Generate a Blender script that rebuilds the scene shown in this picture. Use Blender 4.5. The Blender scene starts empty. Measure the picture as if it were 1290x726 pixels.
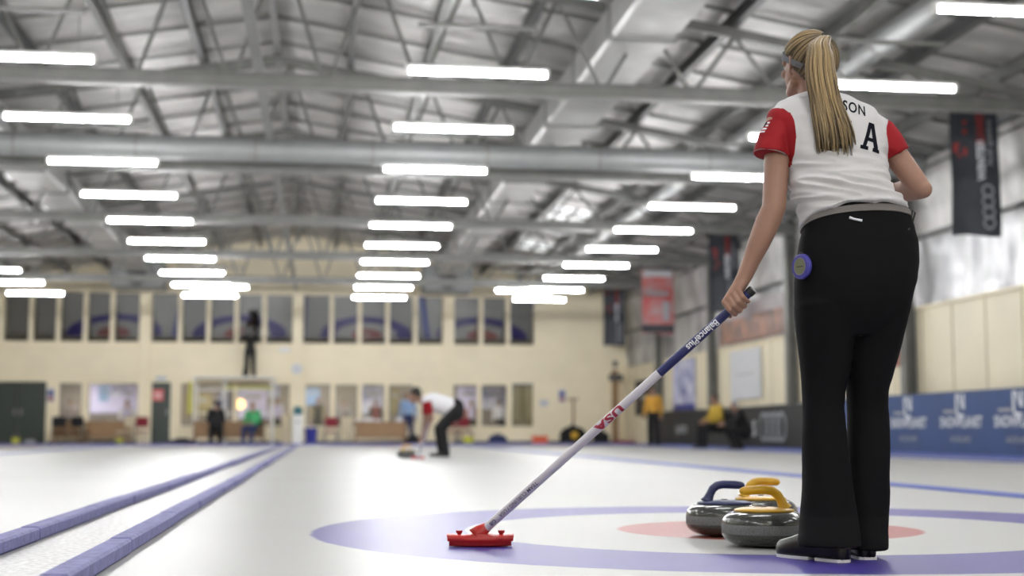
import bpy, bmesh, math, random
from math import sin, cos, pi, radians as RAD, tan, atan, hypot, sqrt
from mathutils import Vector as V, Matrix, noise
from mathutils.bvhtree import BVHTree
S = bpy.context.scene; COL = S.collection
random.seed(7)
# ------------------------------------------------------------------ camera geometry
F = 50/36*1290; TH = atan(182/F); PS = atan(242*cos(TH)/F); EYE = .39
_R = V((cos(PS), -sin(PS), 0)); _F = V((sin(PS)*cos(TH), cos(PS)*cos(TH), sin(TH))); _U = _R.cross(_F)
def at(u, v, y=None, z=None, x=None):
    d = _F + _R*((u-645)/F) + _U*((363-v)/F)
    t = y/d.y if y is not None else ((z-EYE)/d.z if z is not None else x/d.x)
    return V((0, 0, EYE)) + d*t
cam = bpy.data.cameras.new('camera'); co = bpy.data.objects.new('camera', cam); COL.objects.link(co)
co.location = (0, 0, EYE); co.rotation_euler = (pi/2+TH, 0, -PS)
cam.lens = 50; cam.sensor_width = 36; cam.clip_start = .05; cam.clip_end = 200
cam.dof.use_dof = True; cam.dof.focus_distance = 4.45; cam.dof.aperture_fstop = 2.1
S.camera = co
S.view_settings.view_transform = 'Standard'; S.view_settings.look = 'None'
S.view_settings.gamma = 1; S.view_settings.use_curve_mapping = False; S.view_settings.exposure = 0.97
w = bpy.data.worlds.new('world'); S.world = w; w.use_nodes = True
w.node_tree.nodes['Background'].inputs[0].default_value = (.05, .055, .06, 1)

# ------------------------------------------------------------------ materials
def mat(name, col, rough=.6, metal=0, spec=.5, emit=0, coat=0, noise_amt=0, nscale=8, bump=0, bscale=40, sss=0, stretch=(1, 1, 1), col2=None, mscale=None, bdist=.01, detail=4):
    m = bpy.data.materials.new(name); m.use_nodes = True
    nt = m.node_tree; b = nt.nodes['Principled BSDF']
    b.inputs['Base Color'].default_value = (*col, 1)
    b.inputs['Roughness'].default_value = rough; b.inputs['Metallic'].default_value = metal
    b.inputs['Specular IOR Level'].default_value = spec
    if coat: b.inputs['Coat Weight'].default_value = coat; b.inputs['Coat Roughness'].default_value = .12
    if emit: b.inputs['Emission Color'].default_value = (*col, 1); b.inputs['Emission Strength'].default_value = emit
    if sss: b.inputs['Subsurface Weight'].default_value = sss; b.inputs['Subsurface Radius'].default_value = (.02, .008, .004)
    if noise_amt or bump or col2:
        tc = nt.nodes.new('ShaderNodeTexCoord'); mp = nt.nodes.new('ShaderNodeMapping')
        mp.inputs['Scale'].default_value = stretch
        nt.links.new(tc.outputs['Object'], mp.inputs[0])
        if noise_amt or col2:
            n = nt.nodes.new('ShaderNodeTexNoise'); n.inputs['Scale'].default_value = nscale; n.inputs['Detail'].default_value = detail
            nt.links.new(mp.outputs[0], n.inputs[0])
            r = nt.nodes.new('ShaderNodeValToRGB'); c2 = col2 or tuple(c*(1-noise_amt) for c in col)
            r.color_ramp.elements[0].position = .35; r.color_ramp.elements[1].position = .65
            r.color_ramp.elements[0].color = (*c2, 1); r.color_ramp.elements[1].color = (*col, 1)
            nt.links.new(n.outputs[0], r.inputs[0]); nt.links.new(r.outputs[0], b.inputs['Base Color'])
        if bump:
            n2 = nt.nodes.new('ShaderNodeTexNoise'); n2.inputs['Scale'].default_value = bscale; n2.inputs['Detail'].default_value = 5
            nt.links.new(mp.outputs[0], n2.inputs[0])
            bp = nt.nodes.new('ShaderNodeBump'); bp.inputs['Strength'].default_value = bump; bp.inputs['Distance'].default_value = bdist
            nt.links.new(n2.outputs[0], bp.inputs['Height']); nt.links.new(bp.outputs[0], b.inputs['Normal'])
    return m
def glass(name, refl, tint=(1, 1, 1), rough=.0):
    m = bpy.data.materials.new(name); m.use_nodes = True; nt = m.node_tree; nt.nodes.clear()
    o = nt.nodes.new('ShaderNodeOutputMaterial'); mx = nt.nodes.new('ShaderNodeMixShader'); mx.inputs[0].default_value = refl
    t = nt.nodes.new('ShaderNodeBsdfTransparent'); t.inputs[0].default_value = (*tint, 1)
    g = nt.nodes.new('ShaderNodeBsdfGlossy'); g.inputs['Roughness'].default_value = rough
    nt.links.new(t.outputs[0], mx.inputs[1]); nt.links.new(g.outputs[0], mx.inputs[2]); nt.links.new(mx.outputs[0], o.inputs[0])
    return m
M = {}
M['cream'] = mat('cream_paint', (.90, .81, .60), .55, noise_amt=.06, nscale=1.2)
M['cream_panel'] = mat('cream_panel', (.84, .76, .57), .5, noise_amt=.08, nscale=.8)
M['steel'] = mat('grey_steel', (.18, .18, .17), .5, .3, noise_amt=.2, nscale=3)
M['steel_light'] = mat('light_steel', (.28, .28, .27), .45, .3, noise_amt=.12, nscale=2)
M['steel_dark'] = mat('dark_steel', (.10, .10, .10), .5, .3, noise_amt=.2, nscale=4)
M['duct'] = mat('galvanised_duct', (.34, .35, .35), .48, .35, noise_amt=.12, nscale=2.5)
M['duct_wrap'] = mat('wrapped_duct', (.48, .48, .47), .42, .25, noise_amt=.15, nscale=1.6, bump=.4, bscale=3, bdist=.05)
M['foil'] = mat('roof_foil', (.64, .62, .60), .45, .25, col2=(.38, .375, .37), nscale=1.1, bump=.8, bscale=2.2, bdist=.08, stretch=(1, 1.6, 1), detail=6)
M['wallfoil'] = mat('wall_foil', (.66, .66, .67), .40, .4, col2=(.28, .28, .29), nscale=1.5, bump=1.0, bscale=1.6, bdist=.12, stretch=(1, 1, .5), detail=5)
M['skylight'] = mat('skylight_sheet', (.93, .95, .95), .4, emit=.35)
M['lamp'] = mat('lamp_tube', (.985, .99, 1), .4, emit=62)
M['lampbody'] = mat('lamp_body', (.8, .8, .78), .4)
M['white'] = mat('white_paint', (.80, .80, .78), .5)
M['black'] = mat('black_plastic', (.012, .012, .013), .45)
M['blackcloth'] = mat('black_cloth', (.018, .018, .020), .85, spec=.2)
M['darkroom'] = mat('dark_interior', (.09, .095, .10), .8)
M['door'] = mat('door_green', (.022, .035, .028), .45)
M['bumper'] = mat('blue_foam', (.20, .20, .44), .7, noise_amt=.28, nscale=25, bump=.5, bscale=120, bdist=.004)
M['tape'] = mat('blue_strip', (.10, .14, .47), .6, noise_amt=.1)
M['granite'] = mat('granite', (.07, .075, .068), .16, coat=.5, col2=(.03, .033, .03), nscale=260, detail=3)
M['band'] = mat('striking_band', (.20, .205, .21), .75, col2=(.11, .115, .12), nscale=300, detail=2)
M['yellow'] = mat('yellow_plastic', (.62, .36, .015), .35, coat=.15)
M['bluep'] = mat('blue_plastic', (.012, .018, .085), .42)
M['shaftw'] = mat('white_shaft', (.56, .545, .59), .3, coat=.4)
M['shaftb'] = mat('blue_shaft', (.018, .022, .11), .38, coat=.1)
M['redp'] = mat('red_plastic', (.44, .012, .011), .35, coat=.2)
M['maroon'] = mat('maroon_print', (.30, .012, .035), .5)
M['navy'] = mat('navy_print', (.007, .008, .014), .85, spec=.1)
M['ink'] = mat('dark_print', (.03, .03, .09), .5)
M['jersey'] = mat('white_jersey', (.58, .575, .59), .8, spec=.2, bump=.15, bscale=900, bdist=.001)
M['redcloth'] = mat('red_cloth', (.26, .007, .012), .75, spec=.25, bump=.15, bscale=900, bdist=.001)
M['pants'] = mat('black_stretch_cloth', (.005, .005, .006), .85, spec=.12, bump=.12, bscale=500, bdist=.001)
M['greyband'] = mat('grey_elastic', (.17, .155, .15), .8)
M['skin'] = mat('skin', (.32, .182, .132), .5, spec=.35, noise_amt=.10, nscale=14, sss=.12, bump=.08, bscale=300, bdist=.001)
M['lips'] = mat('lips', (.42, .15, .13), .45)
M['leather'] = mat('black_leather', (.006, .006, .006), .3, spec=.4)
M['sole'] = mat('white_sole', (.78, .78, .80), .4)
M['haircap'] = mat('hair_cap', (.15, .10, .055), .55, noise_amt=.4, nscale=60)
M['darkhair'] = mat('dark_hair', (.015, .012, .010), .5)
M['headband'] = mat('grey_headband', (.12, .125, .14), .75)
M['eye'] = mat('eye_white', (.40, .39, .38), .5); M['iris'] = mat('iris', (.06, .1, .14), .2)
M['wood'] = mat('wood', (.30, .17, .075), .5, noise_amt=.3, nscale=6, stretch=(1, 8, 8))
M['maroonc'] = mat('maroon_fabric', (.22, .015, .03), .8)
M['beige'] = mat('beige_fabric', (.55, .48, .34), .8)
M['yellowc'] = mat('mustard_cloth', (.60, .32, .04), .8, noise_amt=.15, nscale=5)
M['yellowd'] = mat('yellow_cloth', (.52, .35, .04), .8, noise_amt=.15, nscale=5)
M['green'] = mat('green_cloth', (.05, .32, .12), .8)
M['bluec'] = mat('blue_cloth', (.25, .38, .60), .8)
M['navyc'] = mat('navy_cloth', (.02, .03, .10), .8)
M['lilac'] = mat('lilac_cloth', (.60, .58, .80), .8)
M['whitec'] = mat('white_cloth', (.75, .75, .78), .8)
M['royal'] = mat('royal_blue', (.02, .025, .25), .5)
M['lime'] = mat('lime_plastic', (.55, .55, .06), .5)
M['orange'] = mat('orange_plastic', (.70, .12, .05), .5)
M['pink'] = mat('red_notice', (.72, .14, .13), .5)
M['olive'] = mat('olive_blind', (.26, .22, .10), .7, noise_amt=.15, nscale=8)
M['bannerblue'] = mat('blue_banner', (.019, .058, .195), .6, noise_amt=.15, nscale=2)
M['bannerblack'] = mat('black_banner', (.012, .012, .013), .6)
M['bannerdark'] = mat('dark_banner', (.040, .045, .058), .6, noise_amt=.3, nscale=3)
M['bannerred'] = mat('red_banner', (.50, .07, .07), .6, col2=(.40, .28, .28), nscale=2.2)
M['print'] = mat('white_print', (.75, .77, .82), .6)
M['greyprint'] = mat('grey_print', (.33, .34, .37), .6)
M['redprint'] = mat('red_print', (.30, .03, .03), .6)
M['photo'] = mat('mural_print', (.42, .19, .11), .5, col2=(.05, .04, .045), nscale=2.4, stretch=(1, 1.3, 1))
M['photogrey'] = mat('mural_sky', (.38, .33, .33), .5, noise_amt=.3, nscale=2)
M['poster'] = mat('pale_poster', (.62, .63, .66), .5)
M['posterblue'] = mat('blue_white_poster', (.70, .72, .82), .5, col2=(.16, .18, .42), nscale=2.6)
M['glass'] = glass('clear_glass', .07)
M['gallery'] = glass('gallery_glass', .36, (.35, .36, .38))
M['teal'] = mat('teal_plastic', (.04, .16, .20), .5)
M['carpet'] = mat('walkway_matting', (.25, .24, .24), .9)
M['warm'] = mat('warm_lamp', (1, .62, .22), .5, emit=1.6)
M['roomlight'] = mat('room_lamp', (1, .95, .88), .5, emit=13)
M['room'] = mat('room_wall', (.24, .21, .18), .7, noise_amt=.2, nscale=1)

# ------------------------------------------------------------------ mesh builder
def wloc(o):
    p = V((0, 0, 0))
    while o: p += o.location; o = o.parent
    return p
class MB:
    def __init__(s): s.v = []; s.f = []
    def add(s, vs, fs):
        n = len(s.v); s.v += [tuple(p) for p in vs]; s.f += [tuple(i+n for i in f) for f in fs]; return s
    def box(s, a, b, rz=0, bev=0):
        a = V(a); b = V(b); c = (a+b)/2; h = (b-a)/2
        P = [V((sx*h.x, sy*h.y, sz*h.z)) for sx in (-1, 1) for sy in (-1, 1) for sz in (-1, 1)]
        if rz: P = [Matrix.Rotation(rz, 3, 'Z') @ p for p in P]
        return s.add([c+p for p in P], [(0, 1, 3, 2), (4, 6, 7, 5), (0, 4, 5, 1), (2, 3, 7, 6), (0, 2, 6, 4), (1, 5, 7, 3)])
    def rbox(s, a, b, r=.01):  # box with chamfered vertical and horizontal edges
        a = V(a); b = V(b)
        L = [(a.z, r), (a.z+r, 0), (b.z-r, 0), (b.z, r)]; n = len(L); vs = []; fs = []
        for z, i in L:
            x0, x1, y0, y1 = a.x+i, b.x-i, a.y+i, b.y-i; c = r
            vs += [(x0+c, y0, z), (x1-c, y0, z), (x1, y0+c, z), (x1, y1-c, z), (x1-c, y1, z), (x0+c, y1, z), (x0, y1-c, z), (x0, y0+c, z)]
        for k in range(n-1):
            for j in range(8): fs.append((k*8+j, k*8+(j+1) % 8, k*8+8+(j+1) % 8, k*8+8+j))
        fs += [tuple(range(7, -1, -1)), tuple(range((n-1)*8, n*8))]
        return s.add(vs, fs)
    def tube(s, pts, rads, n=12, cap=True, ell=None, ref=None):
        pts = [V(p) for p in pts]; m = len(pts)
        if not isinstance(rads, (list, tuple)): rads = [rads]*m
        vs = []; fs = []; up = V(ref) if ref else None
        for i in range(m):
            t = (pts[min(i+1, m-1)]-pts[max(i-1, 0)]).normalized()
            if up is None: up = V((0, 0, 1)) if abs(t.z) < .9 else V((0, 1, 0))
            a = t.cross(up).normalized(); bb = a.cross(t).normalized(); up = bb
            e = ell[i] if ell else 1
            for j in range(n):
                q = 2*pi*j/n; vs.append(pts[i]+a*cos(q)*rads[i]+bb*sin(q)*rads[i]*e)
        for i in range(m-1):
            for j in range(n): fs.append((i*n+j, i*n+(j+1) % n, (i+1)*n+(j+1) % n, (i+1)*n+j))
        if cap: fs += [tuple(range(n-1, -1, -1)), tuple(range((m-1)*n, m*n))]
        return s.add(vs, fs)
    def capsule(s, p0, r0, p1, r1, n=16, k=5):
        p0 = V(p0); p1 = V(p1); d = (p1-p0); L = d.length; d = d/L if L > 1e-6 else V((0, 0, 1))
        P = []; Rr = []
        for i in range(k): q = pi/2*(1-i/k); P.append(p0-d*r0*sin(q)); Rr.append(max(r0*cos(q), r0*.02))
        P.append(p0); Rr.append(r0); P.append(p1); Rr.append(r1)
        for i in range(1, k+1): q = pi/2*i/k; P.append(p1+d*r1*sin(q)); Rr.append(max(r1*cos(q), r1*.02))
        up = V((0, 0, 1)) if abs(d.z) < .9 else V((0, 1, 0))
        a = d.cross(up).normalized(); b = a.cross(d)
        vs = [p+(a*cos(2*pi*j/n)+b*sin(2*pi*j/n))*r for p, r in zip(P, Rr) for j in range(n)]
        m = len(P); fs = [(i*n+j, i*n+(j+1) % n, (i+1)*n+(j+1) % n, (i+1)*n+j) for i in range(m-1) for j in range(n)]
        fs += [tuple(range(n-1, -1, -1)), tuple(range((m-1)*n, m*n))]
        return s.add(vs, fs)
    def chain(s, pts, rads, n=16):
        for i in range(len(pts)-1): s.capsule(pts[i], rads[i], pts[i+1], rads[i+1], n)
        return s
    def ellip(s, c, r, n=24, k=14, R=None):
        c = V(c); vs = []; fs = []
        for i in range(1, k):
            t = pi*i/k
            for j in range(n):
                p = V((r[0]*sin(t)*cos(2*pi*j/n), r[1]*sin(t)*sin(2*pi*j/n), r[2]*cos(t)))
                vs.append(c+(R @ p if R else p))
        top = len(vs); vs += [c+(R @ V((0, 0, r[2])) if R else V((0, 0, r[2]))), c+(R @ V((0, 0, -r[2])) if R else V((0, 0, -r[2])))]
        for i in range(k-2):
            for j in range(n): fs.append((i*n+j, (i+1)*n+j, (i+1)*n+(j+1) % n, i*n+(j+1) % n))
        for j in range(n): fs.append((top, j, (j+1) % n)); fs.append((top+1, (k-2)*n+(j+1) % n, (k-2)*n+j))
        return s.add(vs, fs)
    def lathe(s, prof, c=(0, 0, 0), n=48):
        c = V(c); vs = []; fs = []
        for r, z in prof:
            for j in range(n): vs.append(c+V((r*cos(2*pi*j/n), r*sin(2*pi*j/n), z)))
        m = len(prof)
        for i in range(m-1):
            for j in range(n): fs.append((i*n+j, i*n+(j+1) % n, (i+1)*n+(j+1) % n, (i+1)*n+j))
        if prof[0][0] > 0: fs.append(tuple(range(n-1, -1, -1)))
        if prof[-1][0] > 0: fs.append(tuple(range((m-1)*n, m*n)))
        return s.add(vs, fs)
    def loft(s, secs, n=44, ex=2.3):  # secs: (cx,cy,cz,a,b,tilt,roll)
        vs = []; fs = []
        for q in secs:
            cx, cy, cz, a, b = q[:5]; k = q[5] if len(q) > 5 else 0; r = q[6] if len(q) > 6 else 0
            for j in range(n):
                t = 2*pi*j/n; c_, s_ = cos(t), sin(t)
                x = a*math.copysign(abs(c_)**(2/ex), c_); y = b*math.copysign(abs(s_)**(2/ex), s_)
                vs.append((cx+x, cy+y, cz-k*y+r*x))
        m = len(secs)
        for i in range(m-1):
            for j in range(n): fs.append((i*n+j, i*n+(j+1) % n, (i+1)*n+(j+1) % n, (i+1)*n+j))
        fs += [tuple(range(n-1, -1, -1)), tuple(range((m-1)*n, m*n))]
        return s.add(vs, fs)
    def prism(s, poly, org, ex, ey, ez, depth):  # poly in (ex,ey), extruded along ez
        org = V(org); ex = V(ex); ey = V(ey); ez = V(ez); n = len(poly)
        vs = [org+ex*x+ey*y for x, y in poly]+[org+ex*x+ey*y+ez*depth for x, y in poly]
        return s.add(vs, [tuple(range(n-1, -1, -1)), tuple(range(n, 2*n))]+[(i, (i+1) % n, n+(i+1) % n, n+i) for i in range(n)])
    def build(s, name, m, parent=None, smooth=False, bevel=0):
        me = bpy.data.meshes.new(name); off = wloc(parent) if parent else V((0, 0, 0))
        me.from_pydata([tuple(V(p)-off) for p in s.v], [], s.f); me.validate()
        bm = bmesh.new(); bm.from_mesh(me); bmesh.ops.recalc_face_normals(bm, faces=bm.faces)
        if bevel: bmesh.ops.bevel(bm, geom=list(bm.edges), offset=bevel, segments=2, affect='EDGES', profile=.6, clamp_overlap=True)
        bm.to_mesh(me); bm.free()
        for m_ in (m if isinstance(m, (list, tuple)) else [m]): me.materials.append(M[m_] if isinstance(m_, str) else m_)
        if smooth:
            me.shade_smooth() if hasattr(me, 'shade_smooth') else [setattr(p, 'use_smooth', True) for p in me.polygons]
            if smooth == 'auto': me.set_sharp_from_angle(angle=RAD(38))
        o = bpy.data.objects.new(name, me); COL.objects.link(o); o.parent = parent
        return o
def rebuild(o, voxel, it=6, fac=.5):
    r = o.modifiers.new('r', 'REMESH'); r.mode = 'VOXEL'; r.voxel_size = voxel; r.use_smooth_shade = True
    if it: s = o.modifiers.new('s', 'SMOOTH'); s.factor = fac; s.iterations = it
    dg = bpy.context.evaluated_depsgraph_get(); dg.update()
    me = bpy.data.meshes.new_from_object(o.evaluated_get(dg)); old = o.data; mats = list(old.materials)
    o.modifiers.clear(); o.data = me; bpy.data.meshes.remove(old)
    me.materials.clear(); [me.materials.append(m) for m in mats]
    me.shade_smooth(); return o
def tag(o, label=None, cat=None, group=None, kind=None):
    if label: o['label'] = label
    if cat: o['category'] = cat
    if group: o['group'] = group
    if kind: o['kind'] = kind
    return o
def thing(name, label, cat, loc=(0, 0, 0), group=None):
    o = bpy.data.objects.new(name, None); COL.objects.link(o); o.location = loc; o.empty_display_size = .1
    return tag(o, label, cat, group)
def struct(o): o['kind'] = 'structure'; return o
def kids(o): return [c for c in list(bpy.data.objects) if c.parent == o]
def dup(o, loc, rz=None, label=None, tree=None, group=None):
    tree = tree or {}
    r = o.copy(); COL.objects.link(r); r.location = loc
    if rz is not None: r.rotation_euler = (0, 0, rz)
    if label: r['label'] = label
    if group: r['group'] = group
    for ch in o.children:
        c = ch.copy(); COL.objects.link(c); c.parent = r
        for g in ch.children:
            d = g.copy(); COL.objects.link(d); d.parent = c
    return r
ORD = ['first', 'second', 'third', 'fourth', 'fifth', 'sixth', 'seventh', 'eighth', 'ninth', 'tenth', 'eleventh', 'twelfth', 'thirteenth', 'fourteenth', 'fifteenth', 'sixteenth', 'seventeenth', 'eighteenth', 'nineteenth', 'twentieth']
def text2d(txt, size, step=None, spacing=1.0, bold=0, sx=1.0):
    cu = bpy.data.curves.new('t', 'FONT'); cu.body = txt; cu.size = size; cu.space_character = spacing; cu.align_x = 'CENTER'; cu.align_y = 'CENTER'
    cu.offset = bold*size; cu.resolution_u = 3
    o = bpy.data.objects.new('t', cu); COL.objects.link(o); dg = bpy.context.evaluated_depsgraph_get(); dg.update()
    me = bpy.data.meshes.new_from_object(o.evaluated_get(dg)); bm = bmesh.new(); bm.from_mesh(me)
    for v in bm.verts: v.co.x *= sx
    bpy.data.objects.remove(o); bpy.data.curves.remove(cu); bpy.data.meshes.remove(me)
    if step: slice_bm(bm, step)
    vs = [v.co.copy() for v in bm.verts]; bm.verts.index_update(); fs = [tuple(v.index for v in f.verts) for f in bm.faces]; bm.free()
    return vs, fs
def slice_bm(bm, step):
    for ax in (0, 1):
        lo = min(v.co[ax] for v in bm.verts); hi = max(v.co[ax] for v in bm.verts); q = lo+step
        while q < hi:
            n = V((0, 0, 0)); n[ax] = 1; c = V((0, 0, 0)); c[ax] = q
            bmesh.ops.bisect_plane(bm, geom=bm.verts[:]+bm.edges[:]+bm.faces[:], plane_co=c, plane_no=n); q += step
def poly2d(polys, step=None):
    bm = bmesh.new()
    for p in polys: bm.faces.new([bm.verts.new((x, y, 0)) for x, y in p])
    if step: slice_bm(bm, step)
    bm.verts.index_update(); vs = [v.co.copy() for v in bm.verts]; fs = [tuple(v.index for v in f.verts) for f in bm.faces]; bm.free()
    return vs, fs
def put(vf, fn, name, m, parent, thick=None):  # place flat letters with mapping fn(x,y)->point ; optional thickness vector
    mb = MB(); vs, fs = vf; mb.add([fn(p.x, p.y) for p in vs], fs)
    if thick is not None: mb.add([V(fn(p.x, p.y))+V(thick) for p in vs], fs)
    return mb.build(name, m, parent)

# ------------------------------------------------------------------ hall shell
XL, XR, YB, YW = -13.5, 10.4, -7.0, 48.0
RX, RZ, SL = -.8, 7.02, .165
def roofz(x): return RZ-SL*abs(x-RX)
fm = bpy.data.materials.new('ice'); fm.use_nodes = True; nt = fm.node_tree; N = nt.nodes; L = nt.links; B = N['Principled BSDF']
def nd(t, **k):
    n = N.new(t)
    for a, b in k.items(): setattr(n, a, b)
    return n
def mth(op, a, b=None, c=None):
    n = nd('ShaderNodeMath', operation=op)
    for i, x in enumerate((a, b, c)):
        if x is None: continue
        if isinstance(x, (int, float)): n.inputs[i].default_value = x
        else: L.new(x, n.inputs[i])
    return n.outputs[0]
geo = nd('ShaderNodeNewGeometry'); sp = nd('ShaderNodeSeparateXYZ'); L.new(geo.outputs['Position'], sp.inputs[0])
X, Y = sp.outputs[0], sp.outputs[1]
nz = nd('ShaderNodeTexNoise'); nz.inputs['Scale'].default_value = 14; nz.inputs['Detail'].default_value = 6; L.new(geo.outputs['Position'], nz.inputs[0])
wob = mth('MULTIPLY', mth('SUBTRACT', nz.outputs[0], .5), .02)
SH = [1.80, -3.20, -8.05, 6.45]
rmin = None
for cx in SH:
    for cy in (5.62, 40.4):
        d = mth('SQRT', mth('ADD', mth('POWER', mth('SUBTRACT', X, cx), 2), mth('POWER', mth('SUBTRACT', Y, cy), 2)))
        rmin = d if rmin is None else mth('MINIMUM', rmin, d)
rmin = mth('ADD', rmin, wob)
mr = nd('ShaderNodeMapRange'); mr.inputs[1].default_value = 0; mr.inputs[2].default_value = 2.5; L.new(rmin, mr.inputs[0])
cr = nd('ShaderNodeValToRGB'); cr.color_ramp.interpolation = 'LINEAR'; L.new(mr.outputs[0], cr.inputs[0])
WH = (.46, .46, .445, 1); RED = (.34, .085, .07, 1); BLU = (.045, .031, .24, 1)
el = cr.color_ramp.elements; el[0].position = 0; el[0].color = WH; el[1].position = .058; el[1].color = WH
for p, c in ((.062, RED), (.240, RED), (.246, WH), (.484, WH), (.490, BLU), (.729, BLU), (.735, WH)):
    e = el.new(p); e.color = c
big = nd('ShaderNodeTexNoise'); big.inputs['Scale'].default_value = .35; big.inputs['Detail'].default_value = 3; L.new(geo.outputs['Position'], big.inputs[0])
mixc = nd('ShaderNodeMix', data_type='RGBA', blend_type='MULTIPLY'); L.new(cr.outputs[0], mixc.inputs[6]); mixc.inputs[0].default_value = 1
sh = nd('ShaderNodeValToRGB'); sh.color_ramp.elements[0].color = (.93, .93, .92, 1); sh.color_ramp.elements[0].position = .3; sh.color_ramp.elements[1].position = .7; L.new(big.outputs[0], sh.inputs[0]); L.new(sh.outputs[0], mixc.inputs[7])
# frosty unscraped strip between the foam bumpers
gap = mth('MULTIPLY', mth('GREATER_THAN', X, -.99), mth('LESS_THAN', X, -.70))
fr = nd('ShaderNodeTexNoise'); fr.inputs['Scale'].default_value = 45; fr.inputs['Detail'].default_value = 8; L.new(geo.outputs['Position'], fr.inputs[0])
frr = nd('ShaderNodeValToRGB'); frr.color_ramp.elements[0].color = (.30, .295, .285, 1); frr.color_ramp.elements[0].position = .4; frr.color_ramp.elements[1].color = (.48, .475, .465, 1); frr.color_ramp.elements[1].position = .6; L.new(fr.outputs[0], frr.inputs[0])
mg = nd('ShaderNodeMix', data_type='RGBA'); L.new(gap, mg.inputs[0]); L.new(mixc.outputs[2], mg.inputs[6]); L.new(frr.outputs[0], mg.inputs[7])
L.new(mg.outputs[2], B.inputs['Base Color'])
B.inputs['Roughness'].default_value = .42; B.inputs['Specular IOR Level'].default_value = .28
peb = nd('ShaderNodeTexNoise'); peb.inputs['Scale'].default_value = 110; peb.inputs['Detail'].default_value = 3; L.new(geo.outputs['Position'], peb.inputs[0])
bp = nd('ShaderNodeBump'); bp.inputs['Strength'].default_value = .25; bp.inputs['Distance'].default_value = .004; L.new(peb.outputs[0], bp.inputs['Height']); L.new(bp.outputs[0], B.inputs['Normal'])
fo = MB().box((XL-.2, YB-.2, -.2), (XR+.3, 52.5, 0)).build('floor', fm); struct(fo)

struct(MB().box((XL-.2, YB, 0), (XL, YW, 5.0)).build('wall_left', 'cream_panel'))
struct(MB().box((XL-.2, YB-.2, 0), (XR+.3, YB, 6.9)).build('wall_back', 'cream_panel'))
# right wall: cream boards below, crinkled foil above, steel posts between
wr = struct(MB().box((XR, YB, 0), (XR+.2, YW, 2.56)).build('wall_right', 'cream_panel'))
mb = MB()
for k in range(46):
    y = YB+.6+k*1.2
    if y < YW: mb.box((XR-.012, y-.012, 1.0), (XR, y+.012, 2.56))
struct(mb.build('panel_seam', 'beige', wr))
# foil strip, slightly crumpled real geometry
def sheet(x0f, zs, y0, y1, ny, name, m, parent=None, amp=.03):
    vs = []; fs = []; nz_ = len(zs)
    for j in range(ny+1):
        y = y0+(y1-y0)*j/ny
        for i, z in enumerate(zs):
            vs.append((x0f(z)+amp*noise.noise(V((y*1.3, z*2.1, 3))), y, z))
    for j in range(ny):
        for i in range(nz_-1): fs.append((j*nz_+i, j*nz_+i+1, (j+1)*nz_+i+1, (j+1)*nz_+i))
    return MB().add(vs, fs).build(name, m, parent, smooth=True)
struct(sheet(lambda z: XR+.06, [2.5+.13*i for i in range(11)], YB, YW, 260, 'wall_foil', 'wallfoil', wr, .05))
struct(sheet(lambda z: XR+.06-(z-3.8)*.10, [3.8+.13*i for i in range(11)], YB, YW, 200, 'upper_foil', 'foil', wr, .05))
for nm, z in (('wall_rail', 3.8), ('sill_rail', 2.56)):
    struct(MB().box((XR-.05, YB, z-.03), (XR+.02, YW, z+.03)).build(nm, 'steel_dark' if z > 3 else 'cream_panel', wr))
# far wall with real openings
UP = [(-10.25, -5.95, 5), (-5.55, -.96, 5), (-.59, 4.08, 5), (4.48, 7.22, 3)]   # gallery windows
LO = [(-8.47, -7.72, 1), (-7.52, -5.91, 1), (-4.56, -1.02, 2), (-.49, 3.10, 4), (4.40, 6.28, 2), (6.45, 7.19, 1)]
UZ0, UZ1, LZ0, LZ1 = 3.36, 4.98, .60, 2.04
mb = MB(); Y1 = YW+.25
def openings(z0, z1, ops):
    x = XL
    for a, b in ops: mb.box((x, YW, z0), (a, Y1, z1)); x = b
    mb.box((x, YW, z0), (XR+.2, Y1, z1))
doors = [(-10.6, -8.84), (-5.50, -4.88)]
openings(0, LZ0, [doors[0], doors[1]])
openings(LZ0, LZ1, sorted([doors[0], doors[1]]+[(a, b) for a, b, _ in LO]))
mb.box((XL, YW, LZ1), (XR+.2, Y1, UZ0))
openings(UZ0, UZ1, [(a, b) for a, b, _ in UP])
mb.box((XL, YW, UZ1), (XR+.2, Y1, 5.2))
mb.prism([(XL, 5.2), (XR+.2, 5.2), (XR+.2, roofz(XR)), (RX, RZ), (XL, roofz(XL))], (0, YW, 0), (1, 0, 0), (0, 0, 1), (0, 1, 0), .25)
wf = struct(mb.build('wall_far', 'cream'))
mb = MB()
for z in (2.2, 3.1): mb.box((XL, YW-.02, z-.012), (XR, YW, z+.012))
struct(mb.build('cladding_joint', 'cream_panel', wf))
for i, x in enumerate((-5.75, -.775, 4.28)):
    struct(MB().box((x-.17, YW-.10, 0), (x+.17, YW, 5.15)).build('pilaster', 'cream', wf))
struct(MB().box((-10.4, YW-.06, UZ1+.02), (7.4, YW, UZ1+.16)).build('window_head', 'cream', wf))
for a_, b_ in ((XL, -10.65), (-8.79, -5.93), (-4.83, -.96), (-.59, 4.09), (4.47, 10.3)): struct(MB().box((a_, YW-.03, 0), (b_, YW, .10)).build('baseboard_shade', 'black', wf))  # black skirting, extended to paint the shadow line along the wall foot
mb = MB()
n_w = 0
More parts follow.
